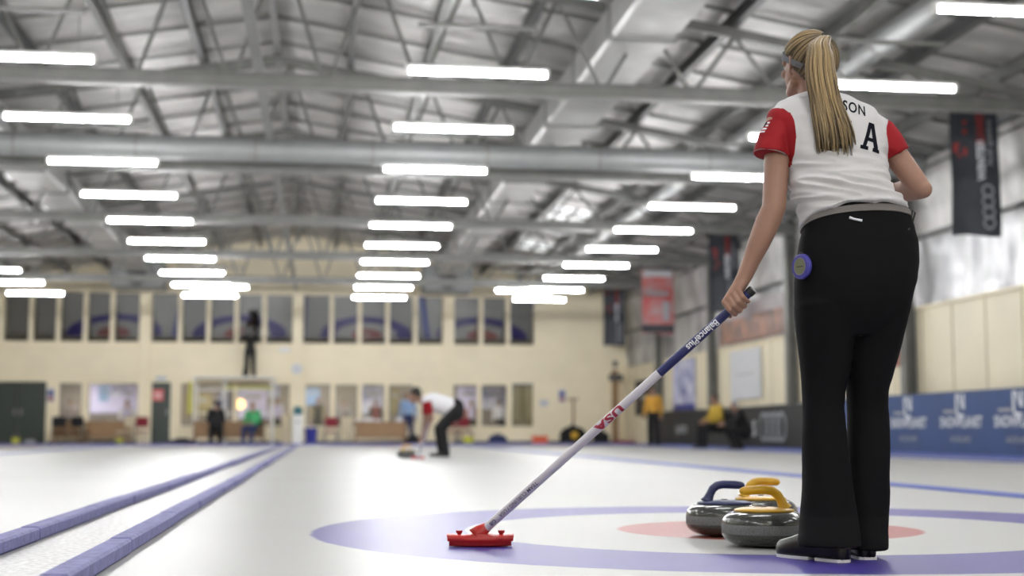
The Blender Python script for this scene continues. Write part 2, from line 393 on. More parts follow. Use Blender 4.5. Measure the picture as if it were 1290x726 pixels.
for (a, b, k) in UP:
    n_w += 1; root = struct(MB().box((a, YW-.03, UZ0-.05), (b, YW+.06, UZ0)).build('window_%d' % n_w, 'cream'))
    root.location = (0, 0, 0)
    wd = (b-a)/k
    for i in range(1, k):
        struct(MB().box((a+wd*i-.07, YW-.02, UZ0), (a+wd*i+.07, YW+.1, UZ1)).build('mullion', 'cream', root))
    for i in range(k):
        x0, x1 = a+wd*i+.02, a+wd*(i+1)-.02; t = tan(RAD(14.3))
        z0, z1 = UZ0, UZ1; yb = YW+.47
        struct(MB().add([(x0, yb, z0-.05), (x1, yb, z0-.05), (x1, yb-t*(z1-z0+.1), z1+.05), (x0, yb-t*(z1-z0+.1), z1+.05)], [(0, 1, 2, 3)]).build('pane', 'gallery', root))
for (a, b, k) in LO:
    n_w += 1; root = struct(MB().box((a-.04, YW-.06, LZ0-.06), (b+.04, YW+.05, LZ0)).build('window_%d' % n_w, 'cream'))
    wd = (b-a)/k
    for i in range(1, k):
        struct(MB().box((a+wd*i-.07, YW+.0, LZ0), (a+wd*i+.07, YW+.12, LZ1)).build('mullion', 'cream', root))
    struct(MB().box((a, YW+.14, LZ0), (b, YW+.15, LZ1)).build('pane', 'glass', root))
    fr_ = MB(); fr_.box((a, YW+.02, LZ1-.05), (b, YW+.1, LZ1)); struct(fr_.build('window_head', 'steel_dark' if a > 6 else 'cream', root))
    if a > 6: struct(MB().box((a, YW+.2, LZ0), (b, YW+.22, LZ1)).build('blind', 'olive', root))
# rooms behind: viewing gallery above, clubroom below
mb = MB(); mb.box((XL, 51, 2.3), (XR, 51.2, 5.4)); mb.box((XL, 48.3, 5.2), (XR, 51, 5.3)); mb.box((XL, Y1, 2.5), (XR, 51, 2.6))
struct(mb.build('wall_gallery', 'darkroom'))
mb = MB(); mb.box((XL, 51, 0), (XR, 51.2, 2.3)); mb.box((XL, Y1, 2.3), (XR, 51.2, 2.36)); mb.box((XL-.1, Y1, 0), (XL, 51, 2.3)); mb.box((XR, Y1, 0), (XR+.1, 51, 2.3))
struct(mb.build('wall_clubroom', 'room'))
for i, x in enumerate((-8, -4, 0, 4)):
    t = thing('ceiling_lamp', 'square lit ceiling lamp inside the clubroom, %s along from the dark double door' % ORD[i], 'lamp', (x, 49.6, 2.3))
    MB().box((x-.5, 49.3, 2.24), (x+.5, 49.9, 2.28)).build('diffuser', 'roomlight', t)
    MB().box((x-.54, 49.26, 2.27), (x+.54, 49.94, 2.30)).build('frame', 'white', t)
# doors
def door(n, a, b, leaves):
    root = struct(MB().box((a-.05, YW-.03, LZ1), (b+.05, YW+.04, LZ1+.06)).build('door_%d' % n, 'cream'))
    w_ = (b-a)/leaves
    for i in range(leaves):
        lf = struct(MB().rbox((a+w_*i+.008, YW+.02, .01), (a+w_*(i+1)-.008, YW+.07, LZ1-.01), .005).build('door_leaf', 'door', root))
        hx = a+w_*(i+1)-.1 if i == 0 else a+w_*i+.1
        struct(MB().box((hx-.03, YW-.02, .95), (hx+.03, YW+.02, 1.15)).build('door_handle', 'steel_light', lf))
door(1, *doors[0], 2); door(2, *doors[1], 1)
# gable roof
mb = MB()
for sgn in (-1, 1):
    xe = XR+.2 if sgn > 0 else XL-.2; ze = roofz(xe); dx = (xe-RX)/24; ny = 60; vs = []; fs = []
    for j in range(ny+1):
        y = YB+(YW+.2-YB)*j/ny
        for i in range(25):
            x = RX+dx*i; vs.append((x, y, roofz(x)+.05+.03*noise.noise(V((x*1.1, y*.9, 1)))))
    for j in range(ny):
        for i in range(24): fs.append((j*25+i, j*25+i+1, (j+1)*25+i+1, (j+1)*25+i))
    mb.add(vs, fs)
    mb.box((min(RX, xe), YB, 7.3), (max(RX, xe), YW, 7.35))
cl = struct(mb.build('ceiling', 'foil', smooth=True))
y = YB+1
while y < YW:
    m2 = MB()
    for sgn in (-1, 1):
        xe = XR if sgn > 0 else XL
        m2.prism([(RX, RZ-.03), (xe, roofz(xe)-.03), (xe, roofz(xe)+.02), (RX, RZ+.02)], (0, y-.02, 0), (1, 0, 0), (0, 0, 1), (0, 1, 0), .045)
    struct(m2.build('batten', 'steel', cl)); y += 1.5
# purlins along the hall
px_ = [RX+1.24*k for k in range(-10, 10) if XL < RX+1.24*k < XR]
for i, x in enumerate(px_):
    k = round((x-RX)/1.24); z = roofz(x)-.05; m2 = MB(); h = .17
    m2.box((x-.055, YB, z-.02), (x+.055, YW, z)); m2.box((x-.012, YB, z-h), (x+.012, YW, z-.02)); m2.box((x-.055, YB, z-h-.02), (x+.055, YW, z-h))

    lab = 'pale steel ridge purlin running down the hall under the roof peak' if k == 0 else 'steel roof purlin running lengthwise, %s from the ridge toward the %s' % (ORD[abs(k)-1], 'banner wall' if k > 0 else 'dark double door')
    tag(m2.build('roof_purlin', 'steel_light' if k == 0 else 'steel_dark' if i % 2 else 'steel'), lab, 'purlin', 'purlins under the roof')
# trusses
ZC = 4.85
for ti, y in enumerate((18, 24, 30, 36, 42)):
    t = thing('roof_truss', 'grey steel lattice truss spanning the hall, %s counting from the near end' % ORD[ti], 'truss', (RX, y, ZC), 'lattice roof trusses')
    m2 = MB(); m2.box((XL, y-.06, ZC-.09), (XR, y+.06, ZC-.06)); m2.box((XL, y-.012, ZC-.06), (XR, y+.012, ZC+.06)); m2.box((XL, y-.06, ZC+.06), (XR, y+.06, ZC+.085)); m2.build('bottom_chord', 'steel', t)
    for sgn in (-1, 1):
        xe = XR if sgn > 0 else XL; off = .24
        MB().prism([(RX, RZ-off-.13), (xe, roofz(xe)-off-.13), (xe, roofz(xe)-off), (RX, RZ-off)], (0, y-.05, 0), (1, 0, 0), (0, 0, 1), (0, 1, 0), .1).build('top_chord', 'steel', t)
    for zz in (ZC-.10,): MB().box((XL, y-.065, zz-.02), (XR, y+.065, zz)).build('chord_flange', 'steel_light', t)
    x = 1.22-1.2*12
    while x < XR-.6:
        if x > XL+.6:
            for s_ in (-1, 1):
                xt = x+.6*s_
                MB().tube([(x+.05*s_, y, ZC+.06), (xt, y, roofz(xt)-.34)], .027, 8).build('web_member', 'steel', t)
        x += 1.2
# longitudinal tie, ducts, pipes
tag(MB().box((-.93, YB, 5.12), (-.80, YW, 5.2)).build('tie_beam', 'steel_light'), 'thin pale steel tie bar running down the hall below the ridge', 'beam')
t = thing('ventilation_duct', 'round galvanised duct crossing the whole hall under the roof', 'duct', (0, 23.3, 5.12))
MB().tube([(XL, 23.3, 5.0), (XR, 23.3, 5.0)], .2, 28).build('pipe', 'duct', t, smooth='auto')
x = XL+1
while x < XR: MB().tube([(x-.03, 23.3, 5.0), (x+.03, 23.3, 5.0)], .212, 28).build('joint_collar', 'steel_light', t, smooth='auto'); x += 1.9
for nm, x, z, lab in (('insulated_duct', 4.0, 5.62, 'wide pale square duct running down the hall between the bright lamp rows'), ('insulated_duct', -5.7, 5.62, 'wide pale square duct running down the hall above the dark double door side')):
    t = thing(nm, lab, 'duct', (x, 28, z))
    MB().rbox((x-.42, 8, z-.26), (x+.42, 44.9, z+.22), .04).build('casing', 'duct_wrap', t)
    y = 9.5
    while y < 45: MB().rbox((x-.45, y-.04, z-.29), (x+.45, y+.04, z+.25), .01).build('flange', 'steel_light', t); y += 2.6
    hu = thing('heater_unit', 'grey box fan heater ending the square duct %s' % ('above the dark double door side' if x < 0 else 'between the lamp rows'), 'heater', (x, 45.7, z-.3), 'fan heaters on the square ducts')
    MB().rbox((x-.8, 45.02, z-.75), (x+.8, 46.4, z+.1), .05).build('casing', 'duct', hu)
    for sx_ in (-.6, .6): MB().tube([(x+sx_, 45.7, z+.1), (x+sx_, 45.7, roofz(x+sx_)+.02)], .015, 8).build('hanger_rod', 'steel_light', hu)
    MB().tube([(x, 45.03, z-.42), (x, 44.98, z-.42)], [.3, .28], 28).build('fan_grille', 'steel_dark', hu, smooth='auto')
t = thing('ventilation_pipe', 'long round grey pipe running down the hall near the banner wall', 'pipe', (7.15, 28, 5.25))
MB().tube([(7.15, YB, 5.42), (7.15, 46, 5.42)], .17, 20).build('pipe', 'duct', t, smooth='auto')
for k in range(15): MB().tube([(7.15, 10+k*2.4, 5.42), (7.15, 10.06+k*2.4, 5.42)], .18, 20).build('joint_collar', 'steel_light', t, smooth='auto')
# skylights: framed translucent sheets in the roof slope
for i, (x, y) in enumerate(((6.2, 35.0), (6.2, 41.2), (-7.0, 37.4), (-7.0, 31.6), (6.2, 29))):
    t = thing('skylight', 'small bright %s rooflight, %s' % ('four-pane', ('above the red banner', 'smallest, beside the heater by the square duct', 'above the dark double door', 'partly behind the lamps over the dark door side', 'just behind the crossing round duct')[i]), 'skylight', (x, y, roofz(x)))
    q = SL if x < RX else -SL
    def slab(x0, x1, y0, y1, lo, hi): return MB().add([(a, b, roofz(a)+c) for a in (x0, x1) for b in (y0, y1) for c in (lo, hi)], [(0, 1, 3, 2), (4, 6, 7, 5), (0, 4, 5, 1), (2, 3, 7, 6), (0, 2, 6, 4), (1, 5, 7, 3)])
    slab(x-.5, x+.5, y-.9, y+.9, -.02, .0).build('sheet', 'skylight', t)
    for a, b, c, d in ((x-.55, x-.5, y-.9, y+.9), (x+.5, x+.55, y-.9, y+.9), (x-.04, x+.04, y-.9, y+.9), (x-.5, x+.5, y-.05, y+.05)):
        slab(a, b, c, d, -.06, .0).build('frame_bar', 'steel', t)
# wall columns
for i, (y, h) in enumerate(((16.0, 5.1), (23.9, 5.1), (30.2, 5.1), (36.6, 5.1), (42.6, 5.1))):
    m2 = MB(); x = XR-.16; m2.box((x-.09, y-.12, 0), (x-.07, y+.12, h)); m2.box((x-.07, y-.012, 0), (x+.09, y+.012, h)); m2.box((x+.09, y-.12, 0), (x+.11, y+.12, h))
    tag(m2.build('steel_column', 'steel'), 'grey steel I-section column against the cream wall, %s counting from the near end' % ORD[i], 'column', 'columns along the banner wall')

# ------------------------------------------------------------------ lamps
lamp0 = None
rows = [(-8.02, 'row toward the dark double door'), (-3.18, 'row beside the foam dividers'), (1.66, 'row over the middle sheet'), (6.38, 'row toward the banner wall')]
ly = [15.15+2.92*k for k in range(-7, 10)]
def lamp_at(x, y, lab):
    global lamp0
    if lamp0 is None:
        t = thing('tube_lamp', lab, 'lamp', (0, 0, 0), 'tube lamps hanging over the ice')
        MB().rbox((-.79, -.045, .03), (.79, .045, .07), .01).build('housing', 'lampbody', t)
        MB().tube([(-.75, 0, 0), (.75, 0, 0)], .027, 12).build('tube', 'lamp', t, smooth='auto')
        for s_ in (-1, 1):
            MB().rbox((s_*.77-.02, -.04, -.035), (s_*.77+.02, .04, .04), .006).build('end_cap', 'lampbody', t)
            MB().tube([(s_*.6, 0, .085), (s_*.6, 0, .50)], .004, 6).build('hanger', 'steel_light', t)
        MB().box((-.66, -.03, .50), (.66, .03, .54)).build('hanging_rail', 'steel', t)
        lamp0 = t; t.location = (x, y, 4.30); return t
    return dup(lamp0, (x, y, 4.30), label=lab)
for x, nm in rows:
    for k, y in enumerate(ly):
        if x < -5 and y < 3: continue
        lamp_at(x, y, 'lit white tube lamp, %s from the near end, %s' % (ORD[k], nm))
lamp_at(-2.75, 38.9, 'lit white tube lamp hung slightly out of line beside the foam divider row'); lamp_at(5.55, 38.9, 'lit white tube lamp hung slightly out of line beside the banner wall row')

# ------------------------------------------------------------------ ice dividers
for bx, side in ((-.64, 'beside the ringed sheet'), (-1.04, 'farther from the stones')):
    y = 2.6 if bx > -.8 else 3.2; k = 0; rnd = random.Random(5)
    while y < 40.6:
        Lg = rnd.choice((1.2, 1.5, 1.0, 1.8)) if y < 16 else 3.0
        j = rnd.uniform(-.008, .008)
        o = MB().rbox((bx-.038+j, y, 0), (bx+.038+j, y+Lg-.022, .047+rnd.uniform(-.004, .004)), .008).build('foam_divider', 'bumper')
        tag(o, 'blue foam divider block, %s from the near end in the line %s' % (ORD[k], side), 'divider', 'foam divider blocks in two lines'); y += Lg; k += 1
for x0, x1, lab in ((4.14, 4.34, 'flat blue divider strip on the ice beyond the stones'), (8.9, 9.12, 'flat blue strip on the ice along the black barrier'), (-5.82, -5.62, 'flat blue divider strip on the ice toward the dark double door')):
    tag(MB().box((x0, -2, 0), (x1, 43.6, .012)).build('divider_strip', 'tape'), lab, 'divider')
tag(MB().rbox((XL+.3, 43.7, 0), (9.9, 43.85, .06), .01).build('end_bumper', 'bumper'), 'long low blue bumper across the far end of the ice', 'bumper')

# ------------------------------------------------------------------ curling stones
def stone(loc, hm, rz, label, group='curling stones on the ice'):
    x, y = loc; t = thing('curling_stone', label, 'curling stone', (x, y, 0), group)
    R = .1455
    prof = [(.06, 0), (.064, .004)]
    for i in range(9):
        q = i/8*pi/2; prof.append((.068+(R-.068)*sin(q), .046-.042*cos(q)))
    b = MB().lathe([(p[0], p[1]) for p in prof], (x, y, 0), 64)
    b2 = MB().lathe([(R, .046), (R+.0006, .047), (R+.0006, .077), (R, .078)], (x, y, 0), 64)
    top = [(R, .078)]
    for i in range(1, 11):
        q = i/10*pi/2; top.append((.085+(R-.085)*cos(q), .078+.044*sin(q)))
    top += [(.05, .1225), (0.001, .1225)]
    b.lathe(top, (x, y, 0), 64); b.build('granite_body', 'granite', t, smooth='auto')
    b2.build('striking_band', 'band', t, smooth='auto')
    MB().lathe([(.101, .120), (.103, .123), (.101, .127), (.085, .131), (.03, .135), (.001, .135)], (x, y, 0), 48).build('handle_plate', hm, t, smooth=True)
    c, s_ = cos(rz), sin(rz)
    P = [(.072, .128), (.066, .140), (.058, .158), (.047, .177), (.030, .189), (.008, .193), (-.02, .1925), (-.05, .191), (-.072, .189)]
    Rr = [.026, .019, .0155, .0155, .0155, .0155, .0155, .0155, .0135]
    PP = []; RR = []
    for i in range(len(P)-1):
        for k in range(4):
            q = k/4; PP.append((P[i][0]*(1-q)+P[i+1][0]*q, P[i][1]*(1-q)+P[i+1][1]*q)); RR.append(Rr[i]*(1-q)+Rr[i+1]*q)
    PP += [P[-1], (-.080, .1885), (-.084, .188)]; RR += [.0135, .010, .004]
    MB().tube([(x+a*c, y+a*s_, z) for a, z in PP], RR, 16).build('handle', hm, t, smooth=True)
    MB().lathe([(.012, .134), (.012, .139), (.001, .140)], (x, y, 0), 16).build('handle_bolt', 'steel_light', t)
    return t
p = at(972, 691, z=0); stone((p.x, 4.79), 'yellow', RAD(-8), 'yellow-handled curling stone in front, half hidden by the black trouser leg')
p = at(916, 677, y=5.27); stone((p.x, 5.30), 'bluep', RAD(188), 'dark blue-handled curling stone, the only one with a blue handle')
p = at(963, 675, y=5.58); stone((p.x, 5.62), 'yellow', RAD(186), 'yellow-handled curling stone behind the other two')

# ------------------------------------------------------------------ broom
TOP = at(949, 364.5, y=4.40); BOT = at(611, 667, y=4.90); ax = (TOP-BOT); BL = ax.length; ax.normalize()
tocam = (V((0, 0, EYE))-(TOP+BOT)/2); tocam -= ax*tocam.dot(ax); tocam.normalize(); side = ax.cross(tocam).normalized()
br = thing('curling_broom', 'curling broom with red head and white and blue handle, held by the ponytailed person', 'broom', BOT)
JN = BOT+ax*(BL*.665); r0 = .0148
MB().tube([BOT, BOT+ax*.3, JN], [r0, r0, r0], 28).build('lower_shaft', 'shaftw', br, smooth='auto')
MB().tube([JN, TOP-ax*.02], [r0, r0*.97], 28).build('upper_shaft', 'shaftb', br, smooth='auto')
MB().tube([TOP-ax*.02, TOP-ax*.004, TOP], [r0*1.06, r0*1.06, r0*.8], 24).build('end_cap', 'black', br, smooth='auto')
if side.z < 0: upv = -side
else: upv = side
def onshaft(s0, a0=0, rr=r0+.0004):
    # text reads from the top of the handle down; letter tops face down-right
    def f(x, y):
        q = a0+(y)/rr; n_ = tocam*cos(q)-upv*sin(q)
        return BOT+ax*(s0-x)+n_*rr
    return f
put(text2d('BalancePlus', .034, .0035, 1.0, .02, .85), onshaft(BL*.822, 0), 'lettering', 'print', br)
put(text2d('USA', .040, .0035, 1.12, .05, 1.5), onshaft(BL*.482, -.05), 'lettering', 'maroon', br)
put(text2d('TEAM CURLING / USA', .0185, .0035, 1.0, .01), onshaft(BL*.135, -.05), 'lettering', 'ink', br)
put(text2d('GB', .020, .0035, 1.0, .02), onshaft(BL*.035, 0), 'lettering', 'ink', br)
# red head
hc = at(605, 689, z=0); hd = V((cos(RAD(-6)), sin(RAD(-6)), 0)); hn = V((-hd.y, hd.x, 0))
def hp(a, b, z): return hc+hd*a+hn*b+V((0, 0, z))
mb = MB(); secs = []
Lh = .112; nn = 25; vs = []; fs = []
prof = [(-.032, .016), (-.036, .022), (-.036, .029), (-.030, .036), (-.016, .040), (.016, .040), (.030, .036), (.036, .029), (.036, .022), (.032, .016)]
for i in range(nn):
    a = -Lh+2*Lh*i/(nn-1); e = abs(a/Lh); wsc = 1-.35*e**4; lift = .004*e**2
    for (b, z) in prof: vs.append(hp(a*(1+.03*(z-.016)/.024), b*wsc, z+lift+(.010*max(0, 1-abs(a)/.05) if z > .035 else 0)))
k = len(prof)
for i in range(nn-1):
    for j in range(k): fs.append((i*k+j, i*k+(j+1) % k, (i+1)*k+(j+1) % k, (i+1)*k+j))
fs += [tuple(range(k)), tuple(range((nn-1)*k, nn*k))]
hb = mb.add(vs, fs).build('head_plate', 'redp', br, smooth='auto')
mb = MB(); vs = []; fs = []
prof = [(-.026, .0015), (-.031, .006), (-.031, .0165), (.031, .0165), (.031, .006), (.026, .0015)]; k = len(prof)
for i in range(nn):
    a = -Lh*.95+2*Lh*.95*i/(nn-1); e = abs(a/Lh)
    for (b, z) in prof: vs.append(hp(a, b*(1-.35*e**4), max(.0, z+.004*e**2*(z/.016)+(.003*e**3))))
for i in range(nn-1):
    for j in range(k): fs.append((i*k+j, i*k+(j+1) % k, (i+1)*k+(j+1) % k, (i+1)*k+j))
fs += [tuple(range(k)), tuple(range((nn-1)*k, nn*k))]
mb.add(vs, fs).build('brush_pad', 'redcloth', br, smooth='auto')
for a in (-.072, .072):
    m2 = MB(); m2.tube([hp(a, -.01, .036), hp(a, -.01, .044), hp(a, -.01, .049), hp(a, -.01, .056)], [.006, .007, .011, .012], 14); m2.build('clip_knob', 'redp', br, smooth='auto')
jb = hp(0.0, 0, .045)
MB().tube([hp(-.012, 0, .036), hp(0, 0, .052), BOT+ax*.012], [.034, .024, r0*1.12], 20).build('swivel_joint', 'redp', br, smooth=True)

# ------------------------------------------------------------------ the curler with the broom
YT = 4.37
def row(v, uL, uR, yc, hd_, tilt=0, roll=0, grow=0):
    a = at(uL, v, y=yc); b = at(uR, v, y=yc); return ((a.x+b.x)/2, yc, (a.z+b.z)/2, (b.x-a.x)/2+grow, hd_+grow, tilt, roll)
foot = at(1060, 708, z=0)
pr = thing('person', 'standing person in white and red jersey and black trousers with long blond ponytail', 'person', (foot.x, 4.30, 0))
TORSO = [(119, 1004, 1052, 4.445, .055), (124, 992, 1068, 4.44, .070), (130, 981, 1086, 4.435, .083), (140, 975, 1101, 4.43, .095), (155, 974, 1111, 4.42, .106), (175, 981, 1115, 4.41, .112), (205, 991, 1115, 4.40, .113), (225, 995, 1116, 4.385, .108), (240, 998, 1120, 4.375, .106), (255, 1003, 1130, 4.37, .110), (268, 1008, 1139, 4.365, .116)]
torso = [row(v, a, b, y, d, .30 if v > 200 else .1*(v-119)/80, .04 if v > 200 else 0) for v, a, b, y, d in TORSO]
HEM = row(279, 1009.5, 1142, 4.365, .126, .42, .08)
PELV = [row(v, a, b, y, d, k, r) for v, a, b, y, d, k, r in ((268, 1015, 1138, 4.37, .104, .42, .08), (276, 1013, 1142, 4.37, .108, .36, .07), (290, 1011, 1148, 4.365, .114, .25, .04), (308, 1008, 1153, 4.36, .122, .15, .02), (330, 1005, 1154, 4.355, .128, .05, 0), (355, 1003, 1151, 4.35, .130, 0, 0), (380, 1003, 1145, 4.35, .124, 0, 0), (405, 1006, 1138, 4.355, .108, 0, 0), (425, 1012, 1130, 4.36, .085, 0, 0))]
LEGL = [row(*q) for q in ((362, 1016, 1060, 4.35, .07), (385, 1003, 1074, 4.345, .105), (410, 1004.5, 1075, 4.35, .098), (440, 1008, 1071, 4.355, .088), (470, 1011, 1068, 4.36, .078), (492, 1012.5, 1064, 4.36, .071), (515, 1013, 1062, 4.355, .067), (540, 1013, 1063.5, 4.345, .068), (570, 1012, 1067.5, 4.33, .070), (610, 1011, 1072, 4.31, .075), (650, 1010, 1077, 4.285, .086), (680, 1009, 1080, 4.245, .110), (689, 1009.5, 1081, 4.238, .114, .02))]
LEGR = [row(*q) for q in ((362, 1086, 1132, 4.35, .07), (385, 1072, 1144, 4.355, .105), (410, 1070, 1138, 4.36, .098), (440, 1068, 1131, 4.37, .088), (470, 1067, 1123, 4.375, .078), (492, 1068, 1117.5, 4.38, .070), (515, 1068.5, 1117.5, 4.38, .066), (540, 1069, 1118.5, 4.375, .066), (570, 1069, 1119, 4.37, .068), (610, 1068, 1118, 4.36, .073), (650, 1064, 1117, 4.35, .080), (678, 1062, 1114, 4.33, .104), (692, 1062, 1113, 4.325, .110, .02))]
def shrink(secs, d): return [(s[0], s[1], s[2], max(s[3]-d, .02), max(s[4]-d, .02))+tuple(s[5:]) for s in secs]
# arms
SHL = at(982, 158, y=4.42); ELL = at(975, 262, y=4.40); WRL = at(938.5, 347, y=4.425)
SHR = at(1104, 163, y=4.42); ELR = at(1160, 238, y=4.37); WRR = at(1118, 243, y=4.56)
def q3(a, b, t): return a+(b-a)*t
bd = MB()
bd.loft(shrink(torso[1:], .024)); bd.loft(shrink(PELV, .010)); bd.loft(shrink(LEGL, .014)); bd.loft(shrink(LEGR, .014))
for Lg in (LEGL, LEGR):
    s = Lg[-1]; bd.capsule((s[0], s[1], s[2]+.02), .04, (s[0], s[1], .045), .03)
bd.chain([SHL, q3(SHL, ELL, .35), q3(SHL, ELL, .75), ELL, q3(ELL, WRL, .22), q3(ELL, WRL, .5), q3(ELL, WRL, .8), WRL], [.047, .043, .0395, .0385, .0400, .0360, .0285, .0255], 20)
bd.chain([SHR, q3(SHR, ELR, .5), q3(SHR, ELR, .85), ELR, q3(ELR, WRR, .35), WRR], [.036, .040, .037, .034, .037, .027], 20)
bd.ellip(ELR+V((.004, -.012, -.003)), (.028, .026, .03))
# head frame
HC = at(1018, 85, y=4.50); HR = Matrix.Rotation(RAD(18), 3, 'Z') @ Matrix.Rotation(RAD(4), 3, 'X')
def H(x, y, z): return HC+HR @ V((x, y, z))
bd.ellip(HC+HR @ V((0, -.012, .018)), (.073, .086, .086), R=HR)
bd.ellip(H(0, .030, -.020), (.060, .060, .080), R=HR)
bd.ellip(H(0, .052, -.072), (.036, .034, .032), R=HR)
bd.chain([H(-.052, .005, -.055), H(-.03, .055, -.080), H(0, .072, -.088), H(.03, .055, -.080), H(.052, .005, -.055)], [.016, .015, .017, .015, .016])
bd.chain([H(-.040, .072, .022), H(0, .084, .028), H(.040, .072, .022)], [.012, .013, .012])     # brow
bd.chain([H(0, .086, .015), H(0, .100, -.012), H(0, .108, -.026)], [.007, .009, .0105]); bd.chain([H(-.012, .095, -.030), H(.012, .095, -.030)], [.007, .007])
for s_ in (-1, 1):
    bd.ellip(H(s_*.040, .062, -.018), (.020, .020, .018), R=HR)   # cheek
    bd.ellip(H(s_*.030, .070, .006), (.014, .014, .009), R=HR)
    E_ = [(.072, -.004, -.032), (.080, -.006, -.024), (.086, -.016, -.006), (.090, -.022, .012), (.088, -.016, .024), (.082, -.004, .024), (.075, .004, .010)]
    bd.chain([H(s_*a, b, c) for a, b, c in E_], [.0055, .0048, .0042, .0042, .0042, .004, .004], 10)
    bd.ellip(H(s_*.077, -.006, .000), (.006, .013, .020), R=HR)
bd.chain([H(-.016, .092, -.052), H(0, .097, -.050), H(.016, .092, -.052)], [.006, .0075, .006])
NB = at(1030, 132, y=4.445)
bd.chain([H(0, -.006, -.03), H(0, -.016, -.07), NB, at(1032, 150, y=4.43)], [.046, .046, .050, .060], 24)
# left hand round the handle
hs = BL-.068
def G(s_, u_, n_): return BOT+ax*(BL-.066+s_)+upv*u_+tocam*n_
fing = []
kn = []
for i in range(4):
    sp_ = -.030+.0195*i; sc = (.95, 1.04, 1.0, .82)[i]; rr = (.0090, .0092, .0088, .0078)[i]
    mcp = G(sp_*1.05+.002, .030*sc+.002, .016); pip = G(sp_, .002, .016+.0215*sc); dip = G(sp_, -.022*sc, .012+.006*sc); tip = G(sp_+.001, -.0225*sc, -.012)
    bd.chain([mcp, q3(mcp, pip, .5), pip, dip, tip], [rr*1.12, rr*1.0, rr*1.04, rr*.92, rr*.78], 14)
    bd.chain([WRL, q3(WRL, mcp, .55), mcp], [.0185, .0150, rr*1.15], 14); kn.append(mcp)
bd.chain([q3(ELL, WRL, .92), WRL, q3(WRL, G(0, .024, 0), .55)], [.0262, .0255, .0225], 18)
th0 = q3(WRL, G(-.015, .03, -.012), .45); th1 = G(-.020, .026, -.020); th2 = G(-.040, .004, -.024); th3 = G(-.050, -.014, -.012)
bd.chain([th0, th1, th2, th3], [.0175, .0135, .0105, .0085], 14)
bd.chain([q3(WRL, G(.02, .02, -.005), .3), G(.012, .026, -.004), G(-.02, .028, -.004)], [.019, .016, .015], 14)
# right hand resting on the front of the waist
pd = (at(1085, 246, y=4.60)-WRR).normalized(); pu = V((0, 0, 1)); pn = pd.cross(pu).normalized()
for i in range(4):
    o_ = pu*(.028-.019*i); Lf = (.068, .076, .071, .056)[i]
    m_ = WRR+pd*.078+o_*.95; a_ = m_+pd*Lf*.5-pn*.006; b_ = m_+pd*Lf*.85-pn*.020; c_ = m_+pd*Lf*1.02-pn*.034
    bd.chain([WRR+o_*.3, m_, a_, b_, c_], [.018, .0105, .009, .008, .007], 12)
bd.chain([WRR+pd*.01, WRR+pd*.035+pu*.035-pn*.008, WRR+pd*.06+pu*.055-pn*.014, WRR+pd*.08+pu*.062-pn*.016], [.017, .014, .011, .009], 12)
body = bd.build('body', 'skin', pr); rebuild(body, .0028, 4, .5)
# finger nails and face details
for s_ in (-1, 1):
    e = MB().ellip(H(s_*.030, .0745, .008), (.0115, .0115, .0085)).build('eye', 'eye', pr, smooth=True)
    MB().ellip(H(s_*.030, .0835, .008), (.0052, .0040, .0052)).build('iris', 'iris', e, smooth=True)
    MB().chain([H(s_*.018, .089, .024), H(s_*.032, .088, .028), H(s_*.046, .078, .024)], [.002, .0024, .0015], 8).build('eyebrow', 'haircap', pr, smooth=True)
MB().chain([H(-.020, .090, -.052), H(-.006, .0985, -.0495), H(.006, .0985, -.0495), H(.020, .090, -.052)], [.003, .0045, .0045, .003], 10).build('mouth', 'lips', pr, smooth=True)
# jersey
js = MB(); js.loft([(s[0], s[1], s[2], s[3], s[4])+tuple(s[5:]) for s in torso]+[HEM], 56)
def sleeve(pts, rads, ell):
    P = []; R_ = []
    js.tube(pts, rads, 40, ell=ell)
sl0 = at(1012, 146, y=4.43); sl1 = at(985, 157, y=4.425); sl2 = at(974.5, 178, y=4.415); sl3 = at(971, 196, y=4.41)
js.tube([sl0, sl1, sl2, sl3], [.040, .053, .055, .0575], 40, ref=(0, 1, 0)); js.ellip(at(984, 153, y=4.425), (.046, .058, .050))
sr0 = at(1085, 153, y=4.43); sr1 = at(1108, 169, y=4.415); sr2 = at(1120, 184, y=4.40); sr3 = at(1129, 197, y=4.392)
js.tube([sr0, sr1, sr2, sr3], [.050, .057, .0545, .0505], 40, ref=(0, 1, 0)); js.ellip(at(1100, 164, y=4.415), (.046, .060, .050))
jo = js.build('jersey', 'jersey', pr); rebuild(jo, .0038, 5, .5)
off = wloc(pr); me = jo.data
ztop = at(1060, 200, y=4.3).z-off.z; zhem = HEM[2]-off.z
SEAML = [(120, 940), (133, 963), (138, 984), (146, 990), (156, 993), (178, 995.5), (204, 994), (225, 990)]
SEAMR = [(120, 1150), (150, 1119), (153, 1116), (163, 1111), (173, 1109.5), (190, 1111), (207, 1113.5), (225, 1118)]
SP = {id(q): [(at(u, v, y=4.40).z-off.z, at(u, v, y=4.40).x-off.x) for v, u in q] for q in (SEAML, SEAMR)}
def seamx(S_, z):
    pts = SP[id(S_)]
    for (z0, x0), (z1, x1) in zip(pts, pts[1:]):
        if z <= z0 and z >= z1: return x0+(x1-x0)*(z0-z)/(z0-z1)
    return pts[0][1] if z > pts[0][0] else pts[-1][1]
me.calc_loop_triangles() if False else None
nrm = [v.normal.copy() for v in me.vertices]
